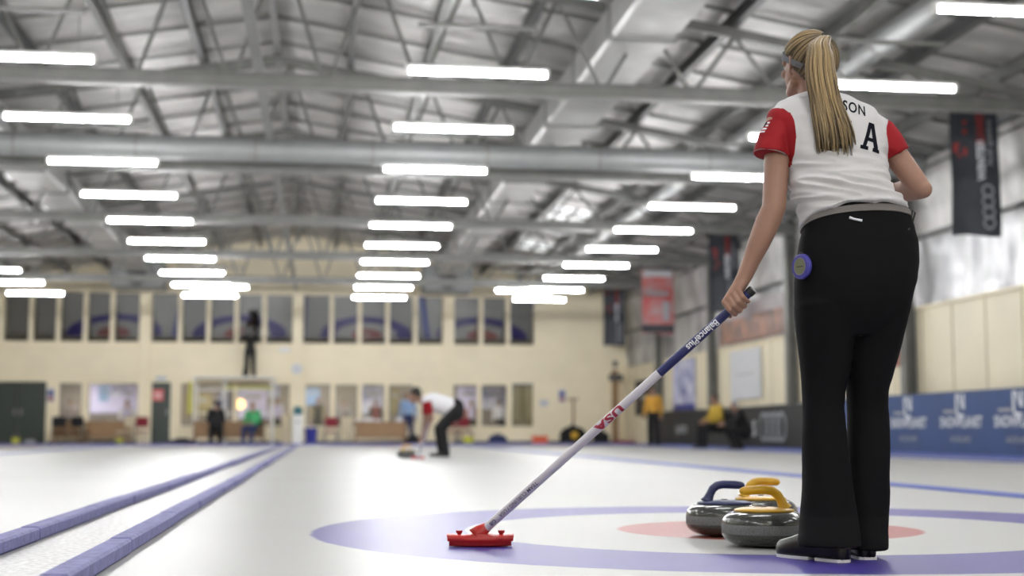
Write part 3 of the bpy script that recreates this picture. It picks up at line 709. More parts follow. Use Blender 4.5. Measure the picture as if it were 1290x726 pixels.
for v, n_ in zip(me.vertices, nrm):
    c = v.co+off; t = max(0, min(1, (ztop+off.z-c.z+.07)/.20)); a = 0
    m1 = noise.noise(V((c.x*5, c.y*4, c.z*34+c.x*6))); m2_ = noise.noise(V((c.x*9+4, c.y*6, c.z*50-c.x*9)))
    a += t*(.0150*(.5-abs(m1)*2.6)+.0060*m2_)*.9
    a += (1-t)*.0065*noise.noise(V((c.x*16+c.z*10, c.y*6, c.z*12-c.x*9)))
    a += .0012*noise.noise(c*18)
    a *= .15+.85*max(0, min(1, (c.z-(zhem+off.z)-.015)/.05))
    v.co += n_*a
lz = at(960, 222, y=4.4).z-off.z
cell = .0038
for v in me.vertices:
    if v.co.z > lz:
        for S_ in (SEAML, SEAMR):
            sx = seamx(S_, v.co.z)
            if abs(v.co.x-sx) < cell*.5: v.co.x = sx
def submesh(me_, idx, name, m):
    mp = {}; vs = []; fs = []
    for i in idx:
        f = []
        for q in me_.polygons[i].vertices:
            if q not in mp: mp[q] = len(vs); vs.append(tuple(me_.vertices[q].co))
            f.append(mp[q])
        fs.append(f)
    r = bpy.data.meshes.new(name); r.from_pydata(vs, [], fs); r.materials.append(M[m]); r.shade_smooth(); return r
parts = {}; sets = {'L': [], 'R': [], 'J': []}
for p_ in me.polygons:
    c = p_.center
    sets['L' if c.z > lz and c.x < seamx(SEAML, c.z) else 'R' if c.z > lz and c.x > seamx(SEAMR, c.z) else 'J'].append(p_.index)
for nm in 'LR':
    so = bpy.data.objects.new('sleeve', submesh(me, sets[nm], 'sleeve', 'redcloth')); COL.objects.link(so); so.parent = pr; tag(so, 'red jersey sleeve'); parts[nm] = so
me = submesh(me, sets['J'], 'jersey', 'jersey'); jo.data = me
jbv = BVHTree.FromPolygons([v.co+off for v in me.vertices], [tuple(p.vertices) for p in me.polygons])
sbv = BVHTree.FromPolygons([v.co+off for v in parts['L'].data.vertices], [tuple(p.vertices) for p in parts['L'].data.polygons])
def onjersey(u0, v0, ang, bv=jbv, yaw=0, lift=.0012):
    c0 = at(u0, v0, y=4.3); ca, sa = cos(ang), sin(ang)
    if yaw:
        c0 = at(u0, v0, y=4.415); dr = V((sin(yaw), cos(yaw), 0)); tx = V((cos(yaw), -sin(yaw), 0))
        def g(x, y):
            p = c0+tx*(x*ca-y*sa)+V((0, 0, x*sa+y*ca)); h = bv.ray_cast(p-dr*.4, dr)
            return h[0]-dr*lift if h[0] else p
        return g
    def f(x, y):
        p = c0+V((x*ca-y*sa, 0, x*sa+y*ca)); o_ = V((p.x, 3.8, p.z))
        h = bv.ray_cast(o_, V((0, 1, 0)))
        return (h[0]+V((0, -lift, 0))) if h[0] else p+V((0, .03, 0))
    return f
put(text2d('SON', .056, .006, 1.12, .022, .66), onjersey(1081, 134, RAD(-14)), 'name_lettering', 'navy', jo)
LA = [[(-.034, 0), (-.034, .011), (-.027, .011), (-.008, .085), (.008, .085), (.004, .066), (-.014, .011), (-.008, .011), (-.008, 0)], [(.034, 0), (.008, 0), (.008, .011), (.014, .011), (.000, .066), (.008, .085), (.008, .085), (.027, .011), (.034, .011)], [(-.013, .027), (.013, .027), (.013, .038), (-.013, .038)]]
LA = [[(-.034, 0), (-.034, .011), (-.008, .011), (-.008, 0)], [(.008, 0), (.008, .011), (.034, .011), (.034, 0)], [(-.027, .010), (-.010, .084), (.004, .084), (-.015, .010)], [(.012, .010), (-.004, .084), (.011, .084), (.029, .010)], [(-.016, .027), (-.016, .038), (.018, .038), (.018, .027)]]
LS = [[(-.026, 0), (-.026, .022), (-.014, .022), (-.014, .012), (.014, .012), (.022, 0)], [(.014, .012), (.026, .012), (.026, .048), (.014, .048)], [(-.026, .037), (-.026, .048), (.014, .048), (.014, .037)], [(-.026, .048), (-.026, .078), (-.014, .078), (-.014, .048)], [(-.022, .074), (-.022, .085), (.026, .085), (.026, .074)], [(.014, .062), (.014, .074), (.026, .074), (.026, .062)]]
LU = [[(-.034, .074), (-.034, .085), (-.008, .085), (-.008, .074)], [(.008, .074), (.008, .085), (.034, .085), (.034, .074)], [(-.027, .015), (-.027, .074), (-.014, .074), (-.014, .015)], [(.014, .015), (.014, .074), (.027, .074), (.027, .015)], [(-.022, 0), (-.027, .015), (.027, .015), (.022, 0)]]
for LT, u, v in ((LA, 1094.5, 191), (LS, 1057, 188), (LU, 1037, 189)):
    put(poly2d([[(x*1.02, y*1.2) for x, y in q] for q in LT], .006), onjersey(u, v, RAD(-12)), 'letter', 'navy', jo)
# flag patch
for i in range(7):
    put(poly2d([[(-.012, -.018+.0052*i), (.012, -.018+.0052*i), (.012, -.018+.0052*(i+1)), (-.012, -.018+.0052*(i+1))]], .004), onjersey(974, 162, RAD(-8), sbv, yaw=RAD(66)), 'flag_stripe', 'redprint' if i % 2 else 'print', parts['L'])
put(poly2d([[(-.012, .002), (0, .002), (0, .0186), (-.012, .0186)]], .004), onjersey(974, 162, RAD(-8), sbv, yaw=RAD(66), lift=.0018), 'flag_canton', 'navy', parts['L'])
# grey lining at the sleeve mouth
dl = (sl3-sl2).normalized(); MB().tube([sl3-dl*.012, sl3+dl*.0015], [.0545, .0555], 36, cap=False, ref=(0, 1, 0)).build('sleeve_lining', 'greyband', pr, smooth='auto')
# trousers
tr = MB(); tr.loft(PELV, 56); tr.loft(LEGL, 44); tr.loft(LEGR, 44)
tro = tr.build('trousers', 'pants', pr); rebuild(tro, .0042, 22, .5)
nrm = [v.normal.copy() for v in tro.data.vertices]
for v, n_ in zip(tro.data.vertices, nrm):
    c = v.co+off; k = .0016
    if c.z < .55: k = .0035
    v.co += n_*(k*noise.noise(V((c.x*9, c.y*9, c.z*7+2)))+.0012*noise.noise(V((c.x*14, c.y*14, c.z*30))))
s0, s1 = PELV[0], PELV[1]
def ring(sec, dz, g, h, name, m):
    a = (sec[0], sec[1], sec[2]+dz, sec[3]+g, sec[4]+g, sec[5], sec[6]); b = (sec[0], sec[1], sec[2]+dz+h, sec[3]+g, sec[4]+g, sec[5], sec[6])
    return MB().loft([a, b], 56).build(name, m, pr, smooth='auto')
def mixs(a, b, t, g): return tuple(p+(q-p)*t for p, q in zip(a, b))[:3]+(a[3]+(b[3]-a[3])*t+g, a[4]+(b[4]-a[4])*t+g)+tuple(p+(q-p)*t for p, q in zip(a[5:], b[5:]))
def band(t0, t1, g, name, m): return MB().loft([mixs(PELV[1], PELV[2], t0, g), mixs(PELV[1], PELV[2], (t0+t1)/2, g+.0008), mixs(PELV[1], PELV[2], t1, g)], 56).build(name, m, pr, smooth='auto')
band(.16, .62, .0035, 'waistband_stripe', 'greyband'); band(-.25, .15, .003, 'waistband', 'pants')
tbv = BVHTree.FromPolygons([v.co+off for v in tro.data.vertices], [tuple(p.vertices) for p in tro.data.polygons])
def onpants(u, v, lift=.003):
    d = at(u, v, y=4)-V((0, 0, EYE)); d.normalize(); h = tbv.ray_cast(V((0, 0, EYE)), d); return (h[0] if h[0] else at(u, v, y=4.25))-d*lift
MB().tube([onpants(1070, 274), onpants(1076, 276), onpants(1086, 278)], [.0045, .0035, .004], 8).build('zip_pull', 'print', pr)
MB().tube([onpants(1144, 290), at(1149, 283, y=4.3), at(1153, 268, y=4.29), at(1149.5, 265, y=4.29), at(1148, 274, y=4.29), at(1151, 284, y=4.3)], .0022, 8).build('drawstring', 'black', pr)
# shoes
def shoe(heel, toe, w_, name):
    d = (toe-heel); Ls = d.length; d.normalize(); n_ = V((-d.y, d.x, 0))
    outl = [(0, .010), (.012, .021), (.04, .029), (.10, .034), (.2, .034), (.35, .030), (.50, .033), (.64, .040), (.76, .042), (.86, .039), (.93, .031), (.975, .020), (1, .007)]
    top = [.060, .070, .078, .086, .092, .094, .090, .078, .066, .059, .054, .047, .034]
    vs = []; fs = []; n = 24
    for (q, w2), h in zip(outl, top):
        c = heel+d*(q*Ls)
        for j in range(n):
            t = 2*pi*j/n; st = sin(t); yy = math.copysign(abs(cos(t))**.8, cos(t))*w2*w_/.042
            zz = .008+(h-.008)*(.35+.65*abs(st)**.9) if st >= 0 else .008+(h-.008)*.35*(1-min(1, abs(st)*2.2))
            if st < -.5: yy *= .97
            vs.append(c+n_*yy+V((0, 0, zz)))
    for i in range(len(outl)-1):
        for j in range(n): fs.append((i*n+j, i*n+(j+1) % n, (i+1)*n+(j+1) % n, (i+1)*n+j))
    fs += [tuple(range(n)), tuple(range((len(outl)-1)*n, len(outl)*n))]
    o = MB().add(vs, fs).build(name, 'leather', pr, smooth=True)
    for a_, b_, nm in ((0, .36, 'heel_sole'), (.45, 1.0, 'fore_sole')):
        P = []
        for k_ in range(11):
            q = a_+(b_-a_)*k_/10; w2 = 0
            for (q0, w0), (q1, w1) in zip(outl, outl[1:]):
                if q0 <= q <= q1: w2 = w0+(w1-w0)*(q-q0)/(q1-q0)
            P.append((q*Ls, w2*w_/.042+.001))
        poly = P+[(x, -y) for x, y in reversed(P)]
        MB().prism(poly, heel, d, n_, (0, 0, 1), .009).build(nm, 'sole', o)
    for q in (.50, .58, .66):
        c = heel+d*(q*Ls)+V((0, 0, .091-.12*(q-.5))); MB().tube([c-n_*.022-V((0, 0, .008)), c+V((0, 0, .003)), c+n_*.022-V((0, 0, .008))], .0025, 8).build('lace', 'black', o)
h1 = at(1074, 711, z=0); t1 = at(987, 702, z=0); shoe(V((h1.x, h1.y+.045, 0)), V((t1.x, t1.y+.045, 0)), .040, 'shoe')
h2 = at(1099, 707, z=0); shoe(V((h2.x, h2.y+.03, 0)), V((h2.x+.02, h2.y+.27, 0)), .040, 'shoe')
# hair
tie_d = V((.02, -.72, .70)).normalized(); Hc0 = V((0, -.010, .020)); HA = (.081, .094, .093)
def hairline(ph):  # ph: azimuth from face direction; returns elevation
    a = abs(ph); tb = [(0, 38), (.6, 34), (1.0, 16), (1.35, 2), (1.58, -2), (1.74, -30), (2.1, -52), (3.15, -60)]
    for (p0, e0), (p1, e1) in zip(tb, tb[1:]):
        if p0 <= a <= p1: return RAD(e0+(e1-e0)*(a-p0)/(p1-p0))
    return RAD(-50)
def hp3(d, lift=0): 
    r = 1/sqrt((d.x/HA[0])**2+(d.y/HA[1])**2+(d.z/HA[2])**2); return Hc0+d*(r+lift)
vs = []; fs = []; na, ne = 60, 26
for i in range(na):
    ph = -pi+2*pi*i/na; e0 = hairline(ph)
    for j in range(ne):
        e = e0+(pi/2-e0)*j/(ne-1); vs.append(H(*hp3(V((sin(ph)*cos(e), cos(ph)*cos(e), sin(e))), .0035 if j else -.006)))
for i in range(na):
    for j in range(ne-1): fs.append((i*ne+j, ((i+1) % na)*ne+j, ((i+1) % na)*ne+j+1, i*ne+j+1))
cap = MB().add(vs, fs).build('hair', 'haircap', pr, smooth=True)
hm = bpy.data.materials.new('blond_strands'); hm.use_nodes = True; n4 = hm.node_tree; b4 = n4.nodes['Principled BSDF']
at4 = n4.nodes.new('ShaderNodeAttribute'); at4.attribute_name = 'tint'; n4.links.new(at4.outputs['Color'], b4.inputs['Base Color']); b4.inputs['Roughness'].default_value = .42; b4.inputs['Specular IOR Level'].default_value = .35
def strands(name, lst, parent, ns=6):
    mb = MB(); tints = []
    for pts, rads, tint in lst:
        mb.tube(pts, rads, ns); 
        for i in range(len(pts)):
            q = i/(len(pts)-1); tints += [tuple(c*(.80+.35*sin(pi*min(1, q*1.2))) for c in tint)]*ns
    o = mb.build(name, hm, parent, smooth=True)
    ca = o.data.color_attributes.new('tint', 'FLOAT_COLOR', 'POINT')
    for i, c in enumerate(tints): ca.data[i].color = (*c, 1)
    return o
rn = random.Random(11)
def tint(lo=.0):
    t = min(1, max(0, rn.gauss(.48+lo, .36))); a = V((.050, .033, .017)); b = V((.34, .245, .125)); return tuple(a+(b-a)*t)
lst = []
for i in range(520):
    ph = rn.uniform(-pi, pi); e0 = hairline(ph); e = e0+rn.random()**2*RAD(50)
    d0 = V((sin(ph)*cos(e), cos(ph)*cos(e), sin(e))); 
    if d0.angle(tie_d) < .25: continue
    ang = d0.angle(tie_d); m = 16; pts = []; sag = rn.uniform(.003, .0075)
    nj = rn.uniform(-.04, .04)
    for k in range(m+1):
        q = k/m; d = (d0*sin((1-q)*ang)+tie_d*sin(q*ang))/sin(ang); d = (d+d0.cross(tie_d)*nj*sin(pi*q)).normalized()
        pts.append(H(*hp3(d, sag+.003*q if k else .001)))
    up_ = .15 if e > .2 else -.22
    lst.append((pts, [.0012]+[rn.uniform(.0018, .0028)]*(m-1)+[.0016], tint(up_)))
strands('scalp_strands', lst, cap, 6)
# ponytail
TIE = H(*hp3(tie_d, .006))
CL = [(1030, 50, None, 9), (1031.5, 57, 4.365, 14.5), (1032.5, 70, 4.335, 18), (1033, 88, 4.320, 20), (1036, 107, 4.313, 21.5), (1040, 127, 4.310, 22), (1045, 145, 4.305, 25.5), (1050, 163, 4.298, 28), (1053, 181, 4.290, 29), (1055, 199, 4.286, 29)]
cl_ = [(TIE if y is None else at(u, v, y=y), w_/F*4.3) for u, v, y, w_ in CL]
def cpt(q):
    f = q*(len(cl_)-1); i = min(int(f), len(cl_)-2); f -= i
    P = [cl_[max(0, min(len(cl_)-1, i+k))] for k in (-1, 0, 1, 2)]
    def cr_(a, b, c, d): return .5*((2*b)+(-a+c)*f+(2*a-5*b+4*c-d)*f*f+(-a+3*b-3*c+d)*f**3)
    return V([cr_(*(p[0][j] for p in P)) for j in range(3)]), cr_(*(p[1] for p in P))
lst = []; LK = [rn.uniform(-1, 1) for _ in range(12)]
for i in range(620):
    a = rn.uniform(-1, 1); b = rn.uniform(-1, 1)
    if a*a+b*b > 1: continue
    endq = 1.01-.035*abs(a-.15)-rn.random()**2*.13-.05*(LK[int((a+1)*4.5)]+1)/2
    if -.05 < a < .22: endq -= .05
    if a > .6: endq -= .05
    m = 26; pts = []; f1, f2, pz = rn.uniform(1, 3), rn.uniform(1, 3), rn.uniform(0, 6)
    lock = int((a+1)*4.5); gather = ((lock+.5)/4.5-1)
    for k in range(m+1):
        q = endq*k/m; c, w_ = cpt(q); aa = a+(gather-a)*max(0, (q-.45))*1.2
        dep = min(.034, w_*.85)*(1-.35*q)
        wx = .0020*sin(f1*q*7+pz)*q; 
        pts.append(c+V((aa*w_+wx, b*dep+.0015*sin(f2*q*6+pz)*q, .0)))
    r_ = rn.uniform(.0014, .0030)
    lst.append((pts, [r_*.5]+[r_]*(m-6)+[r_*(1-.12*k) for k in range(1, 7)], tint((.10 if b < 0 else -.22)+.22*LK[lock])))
strands('ponytail', lst, pr, 6)
MB().tube([TIE-(HR @ tie_d)*.004, TIE+(HR @ tie_d)*.008], [.0135, .0135], 20).build('hair_tie', 'black', pr, smooth='auto')
# headband
vs = []; fs = []; n = 72
for i in range(n):
    ph = 2*pi*i/n; e_ = RAD(-5+27*cos(ph)); 
    for k, (de, lf) in enumerate(((-6.5, .006), (-6.5, .0095), (6.5, .0105), (6.5, .006))):
        e = e_+RAD(de)*(1.0 if abs(cos(ph)) > 0 else 1); vs.append(H(*hp3(V((sin(ph)*cos(e), cos(ph)*cos(e), sin(e))), lf)))
for i in range(n):
    for k in range(4): fs.append((i*4+k, ((i+1) % n)*4+k, ((i+1) % n)*4+(k+1) % 4, i*4+(k+1) % 4))
MB().add(vs, fs).build('headband', 'headband', pr, smooth='auto')
# stopwatch clipped at the hip
pc = at(1008, 336, y=4.33); sw = thing('stopwatch', 'round blue stopwatch clipped to the hip of the black trousers', 'stopwatch', pc)
RW = Matrix.Rotation(RAD(-67), 3, 'Z') @ Matrix.Rotation(RAD(90), 3, 'X')
def disc(prof, name, m):
    t = MB().lathe(prof, (0, 0, 0), 36); t.v = [tuple(pc+RW @ V(p)) for p in t.v]; return t.build(name, m, sw, smooth='auto')
pc = at(1010, 336, y=4.285)
disc([(.036, -.010), (.0405, -.004), (.0405, .004), (.036, .009), (.028, .010), (.028, .006)], 'case', 'bluep2' if 'bluep2' in M else mat('violet_blue_plastic', (.05, .045, .30), .4))
disc([(.028, .004), (.028, .0085), (.025, .0085), (.025, .006)], 'bezel', 'steel_light')
disc([(.0255, .002), (.0255, .0075), (.001, .0078)], 'display', mat('lcd_olive', (.16, .17, .10), .3))
t_ = MB(); t_.tube([(0, .038, 0), (0, .046, 0)], .005, 10); t_.v = [tuple(pc+RW @ V(p)) for p in t_.v]; t_.build('button', 'black', sw)
t_ = MB(); t_.box((-.014, -.002, .0078), (.014, .001, .0085)); t_.v = [tuple(pc+RW @ V(p)) for p in t_.v]; t_.build('digits', 'black', sw)

# ------------------------------------------------------------------ people in the background
def figure(label, J, cols, base, cap=None, scale=1.0, hand=True, vox=.010, hairm='darkhair'):
    """J: joints in world coordinates. cols: top, bottom, sleeve, shoe material names"""
    t = thing('person', label, 'person', base); k = scale
    b = MB(); f = J['face'].normalized(); hd_ = J['head']; nk = J['neck']; ch = J['chest']; pe = J['pelvis']
    b.ellip(hd_, (.076*k, .088*k, .108*k)); b.capsule(hd_+f*.03*k-V((0, 0, .05*k)), .058*k, hd_+f*.055*k-V((0, 0, .085*k)), .03*k, 12)
    b.capsule(hd_+f*.085*k, .012*k, hd_+f*.098*k-V((0, 0, .02*k)), .014*k, 8)
    sx = (J['shR']-J['shL']).normalized()
    for s_ in (-1, 1): b.capsule(hd_+sx*s_*.078*k-V((0, 0, .02*k)), .012*k, hd_+sx*s_*.080*k+V((0, 0, .022*k)), .014*k, 8)
    b.capsule(hd_-V((0, 0, .05*k)), .052*k, nk, .055*k, 12); b.capsule(nk, .07*k, ch, .13*k); b.capsule(ch, .13*k, pe, .135*k)
    for q in 'LR':
        b.chain([J['sh'+q], J['el'+q], J['ha'+q]], [.052*k, .042*k, .028*k], 12)
        d = (J['ha'+q]-J['el'+q]).normalized(); n_ = d.cross(V((0, 1, .2))).normalized(); c_ = J['ha'+q]
        b.capsule(c_, .03*k, c_+d*.07*k, .034*k, 10)
        if hand:
            for i in range(4):
                o_ = n_*(-.027+.018*i)*k; b.chain([c_+d*.075*k+o_, c_+d*.115*k+o_*1.1+f*.008, c_+d*.135*k+o_*1.1+f*.025], [.010*k, .009*k, .008*k], 8)
            b.chain([c_+d*.03*k-n_*.03*k, c_+d*.07*k-n_*.055*k, c_+d*.10*k-n_*.06*k], [.013*k, .011*k, .009*k], 8)
        b.chain([J['hip'+q], J['kn'+q], J['an'+q]], [.075*k, .055*k, .038*k], 12)
    rebuild(b.build('body', 'skin', t), vox, 3)
    c = MB(); c.capsule(nk-(nk-ch)*.15, .075*k, ch, .148*k, 20); c.capsule(ch, .150*k, pe+(ch-pe)*.12, .152*k, 20); c.capsule(J['shL'], .075*k, J['shR'], .075*k)
    tp = rebuild(c.build('top', cols[0], t), .013, 5)
    for q in 'LR':
        e = J['el'+q]; h = J['ha'+q]; sl = MB()
        if cols[4] == 'long': sl.chain([J['sh'+q], e, h+(e-h)*.08], [.074*k, .058*k, .045*k], 16)
        else: sl.capsule(J['sh'+q], .072*k, J['sh'+q]+(e-J['sh'+q])*.62, .064*k)
        rebuild(sl.build('sleeve', cols[1], t), .013, 3)
    c = MB(); c.capsule(pe+V((0, 0, .02)), .15*k, pe-V((0, 0, .06*k)), .145*k, 20)
    for q in 'LR': c.chain([J['hip'+q], J['kn'+q], J['an'+q]], [.100*k, .078*k, .066*k], 16)
    rebuild(c.build('trousers', cols[2], t), .014, 5)
    for q in 'LR':
        a = J['an'+q]; fd = J.get('toe', f).copy(); fd.z = 0; fd.normalize(); c = MB()
        z0 = a.z-.07*k; c.capsule(V((a.x, a.y, z0+.035))-fd*.03, .038*k, V((a.x, a.y, z0+.035))+fd*.05, .042*k, 12); c.capsule(V((a.x, a.y, z0+.035))+fd*.05, .042*k, V((a.x, a.y, z0+.030))+fd*.17*k, .030*k, 12)
        o = c.build('shoe', cols[3], t); rebuild(o, .010, 2)
        for v in o.data.vertices: v.co.z = max(v.co.z, z0+.002-wloc(t).z)
    c = MB(); c.ellip(hd_-f*.012*k+V((0, 0, .018*k)), (.086*k, .096*k, .102*k), 24, 14)
    c.v = [p if (V(p)-hd_).dot(f)+ (hd_.z-p[2])*.55 < .035*k and p[2] > hd_.z-.075*k else tuple(hd_+(V(p)-hd_)*.72) for p in c.v]
    c.build('hair' if not cap else 'cap', cap or hairm, t, smooth=True)
    return t
def pose(x, y, z, rz, kind='stand', k=1.0):
    R_ = Matrix.Rotation(rz, 3, 'Z'); P = lambda a, b, c: V((x, y, z))+R_ @ (V((a, b, c))*k)
    J = dict(face=R_ @ V((0, 1, -.1)), toe=R_ @ V((0, 1, 0)))
    if kind == 'stand':
        J.update(head=P(0, .02, 1.63), neck=P(0, 0, 1.48), chest=P(0, 0, 1.28), pelvis=P(0, 0, .98))
        A = {'sh': (.175, 0, 1.41), 'el': (.24, -.02, 1.13), 'ha': (.25, .06, .90), 'hip': (.09, 0, .90), 'kn': (.11, .02, .50), 'an': (.12, -.01, .075)}
    elif kind == 'film':
        J.update(head=P(0, .04, 1.62), neck=P(0, 0, 1.48), chest=P(0, 0, 1.28), pelvis=P(0, -.02, .98))
        A = {'sh': (.175, 0, 1.41), 'el': (.25, .10, 1.22), 'ha': (.14, .34, 1.36), 'hip': (.09, 0, .90), 'kn': (.11, .02, .50), 'an': (.13, -.01, .075)}
    elif kind == 'sit':
        J.update(head=P(0, .10, 1.22), neck=P(0, .05, 1.08), chest=P(0, .03, .88), pelvis=P(0, 0, .58))
        A = {'sh': (.175, .04, 1.0), 'el': (.24, .10, .74), 'ha': (.13, .34, .66), 'hip': (.10, .03, .54), 'kn': (.13, .44, .52), 'an': (.13, .46, .075)}
    elif kind == 'squat':
        J.update(head=P(0, .20, 1.02), neck=P(0, .14, .90), chest=P(0, .08, .72), pelvis=P(0, -.05, .42))
        A = {'sh': (.175, .12, .84), 'el': (.22, .28, .62), 'ha': (.10, .46, .58), 'hip': (.10, -.02, .40), 'kn': (.16, .34, .46), 'an': (.13, .10, .075)}
    for q, s_ in (('L', -1), ('R', 1)):
        for n_, (a, b, c) in A.items(): J[n_+q] = P(a*s_, b, c)
    return J
def person(label, x, y, z, rz, kind, cols, **kw):
    return figure(label, pose(x, y, z, rz, kind, kw.get('scale', 1)), cols, (x, y, z), **kw)

# sweeper bent over the far stone
YS = 21.9; A_ = lambda u, v, y=YS: at(u, v, y=y)
J = dict(head=A_(523.5, 497.5), neck=A_(533, 505), chest=A_(545, 507), pelvis=A_(573, 515), face=V((-.75, .1, -.55)), toe=V((-1, .1, 0)),
         shL=A_(537, 505, YS-.14), shR=A_(538, 505, YS+.16), elL=A_(543, 527, YS-.17), elR=A_(536, 528, YS+.2), haL=A_(536.5, 545, YS-.12), haR=A_(532.5, 549, YS+.10),
         hipL=A_(573, 518, YS-.09), hipR=A_(573, 518, YS+.09), knL=A_(556, 541, YS-.10), knR=A_(553, 540, YS+.14), anL=A_(561.5, 572, YS-.10), anR=A_(556.5, 571, YS+.22))
for q in 'LR': J['an'+q].z = .085
figure('person in white jersey with red sleeves bent over sweeping far down the ice', J, ('whitec', 'redcloth', 'blackcloth', 'black', 'short'), (J['anL'].x, YS, 0))
t = thing('curling_broom', 'curling broom with red head held by the bent-over sweeper far down the ice', 'broom', A_(526, 579))
g0 = A_(540, 530, YS-.02); g1 = at(526.5, 578, z=.05); MB().tube([g0, g1], .014, 12).build('shaft', 'shaftb', t, smooth='auto')
hb0 = at(526, 579, z=0); MB().rbox((hb0.x-.10, hb0.y-.035, .004), (hb0.x+.10, hb0.y+.035, .045), .01).build('head_plate', 'redp', t)
p = at(512.5, 578, z=0); stone((p.x, p.y+.1), 'yellow', RAD(200), 'curling stone being swept far down the ice beside the bent-over sweeper')

BK = ('blackcloth', 'blackcloth', 'blackcloth', 'black', 'long')
p = at(830, 562.5, y=40.3); person('standing person in mustard yellow jacket and dark trousers by the black barrier', p.x-.15, 40.3, 0, RAD(150), 'stand', ('yellowc', 'yellowc', 'blackcloth', 'black', 'long'), scale=.98)
def black_chair(x, y, rz, label, m='blackcloth', cat='chair', z=0, group=None):
    t = thing('stacking_chair', label, cat, (0, 0, 0), group)
    MB().rbox((-.22, -.21, .38), (.22, .21, .43), .015).build('seat', m, t)
    MB().rbox((-.21, -.24, .56), (.21, -.20, .88), .015).build('backrest', m, t)
    for a, b in ((-1, -1), (1, -1), (-1, 1), (1, 1)):
        MB().tube([(a*.2, b*.2, .39), (a*.215, b*.215, 0)], .012, 8).build('leg', 'steel_dark', t)
    for a in (-1, 1): MB().tube([(a*.2, -.2, .39), (a*.2, -.225, .86)], .011, 8).build('back_post', 'steel_dark', t)
    t.location = (x, y, z); t.rotation_euler = (0, 0, rz); return t
py1 = at(905, 565, x=9.62).y; px1 = 9.62; person('seated person in yellow jacket leaning forward before the black barrier', px1, py1, 0, RAD(105), 'sit', ('yellowd', 'yellowd', 'blackcloth', 'black', 'long'))
black_chair(px1+.05, py1, RAD(105), 'black chair under the seated person in yellow jacket')
py2 = at(936, 565, x=9.62).y; px2 = 9.62; person('crouching person in black clothes with reddish face next to the seated yellow jacket', px2, py2, 0, RAD(95), 'squat', BK, hairm='greyprint')

# camera operator on a platform
xs0, xs1 = at(243, 545, y=46.2).x, at(342, 545, y=46.2).x
t = thing('scaffold_platform', 'white tubular scaffold platform with yellow rails under the camera operator', 'scaffold', ((xs0+xs1)/2, 46.2, 0))
for x in (xs0, (xs0+xs1)/2-.3, xs1):
    for y in (46.35, 47.6): MB().tube([(x, y, 0), (x, y, 2.12)], .028, 10).build('post', 'white', t)
MB().rbox((xs0-.05, 46.25, 2.12), (xs1+.05, 47.7, 2.17), .01).build('deck', 'white', t)
for z, m in ((1.75, 'white'), (1.0, 'white')): MB().tube([(xs0, 46.35, z), (xs1, 46.35, z)], .022, 8).build('rail', m, t)
MB().tube([((xs0+xs1)/2-.3, 46.33, 1.82), (xs1, 46.33, 1.82)], .03, 8).build('rail', 'lime', t)
MB().tube([(xs0-.12, 46.35, 1.0), (xs0-.12, 46.35, 2.0)], .05, 10).build('padded_post', 'lime', t)
MB().tube([(xs0, 46.35, .1), ((xs0+xs1)/2-.3, 46.35, 1.7)], .016, 8).build('brace', 'white', t)
xc = at(313, 545, y=47.2).x
person('camera operator in black clothes standing on the scaffold platform', xc, 47.25, 2.17, RAD(180), 'film', BK)
t = thing('video_camera', 'black video camera on a tripod in front of the camera operator', 'camera', (xc, 46.75, 2.17))
b = MB(); b.rbox((xc-.14, 46.52, 3.50), (xc+.14, 46.82, 3.78), .015); b.build('camera_body', 'black', t)
MB().tube([(xc, 46.52, 3.64), (xc, 46.352, 3.64)], [.05, .065], 16).build('lens', 'black', t, smooth='auto')
MB().rbox((xc-.2, 46.68, 3.70), (xc-.08, 46.8, 3.80), .01).build('viewfinder', 'black', t)
for k in range(3):
    q = 2*pi*k/3+.5; MB().tube([(xc, 46.75, 3.50), (xc+.24*cos(q), 46.75+.24*sin(q), 2.17)], .018, 8).build('tripod_leg', 'black', t)

# others near the far wall
def fx(u, y=47.0): return at(u, 545, y=y).x
person('person in black seen from behind, sitting before the scaffold platform', fx(272, 44.9), 44.9, 0, RAD(5), 'sit', BK, scale=1.04)
black_chair(fx(272, 44.9), 44.9, RAD(5), 'dark chair under the black-clad person before the scaffold')
person('seated person in green top in front of the scaffold platform', fx(319, 44.9), 44.9, 0, RAD(160), 'sit', ('green', 'green', 'navyc', 'black', 'long'), hairm='wood')
black_chair(fx(319, 44.9), 44.9, RAD(160), 'dark chair under the seated person in green')
person('person in light blue shirt standing behind the long brown table', fx(514, 46.9), 46.9, 0, RAD(170), 'stand', ('bluec', 'bluec', 'navyc', 'black', 'long'), scale=.98)
person('spectator in pale lilac top behind the window by the scaffold', fx(347, 49.0), 49.0, 0, RAD(175), 'stand', ('lilac', 'lilac', 'blackcloth', 'black', 'long'), scale=.9)
person('spectator in white top sitting behind the window near the green single door', fx(160, 49.2), 49.2, .15, RAD(180), 'sit', ('lilac', 'whitec', 'blackcloth', 'black', 'long'))
person('spectator in dark top behind the window above the brown table', fx(473, 49.1), 49.1, 0, RAD(180), 'stand', ('maroonc', 'blackcloth', 'blackcloth', 'black', 'long'), scale=.86)
person('spectator in olive top behind the window near the white pillar box', fx(400, 49.0), 49.0, 0, RAD(185), 'stand', ('blackcloth', 'olive', 'blackcloth', 'black', 'long'), scale=.9)
person('spectator in grey top behind the window, between two mullions', fx(433, 49.2), 49.2, 0, RAD(175), 'stand', ('photogrey', 'greyprint', 'blackcloth', 'black', 'long'), scale=.88)
person('spectator in lilac and red behind the window over the maroon chairs', fx(594, 49.0), 49.0, 0, RAD(180), 'stand', ('lilac', 'redprint', 'blackcloth', 'black', 'long'), scale=.86)
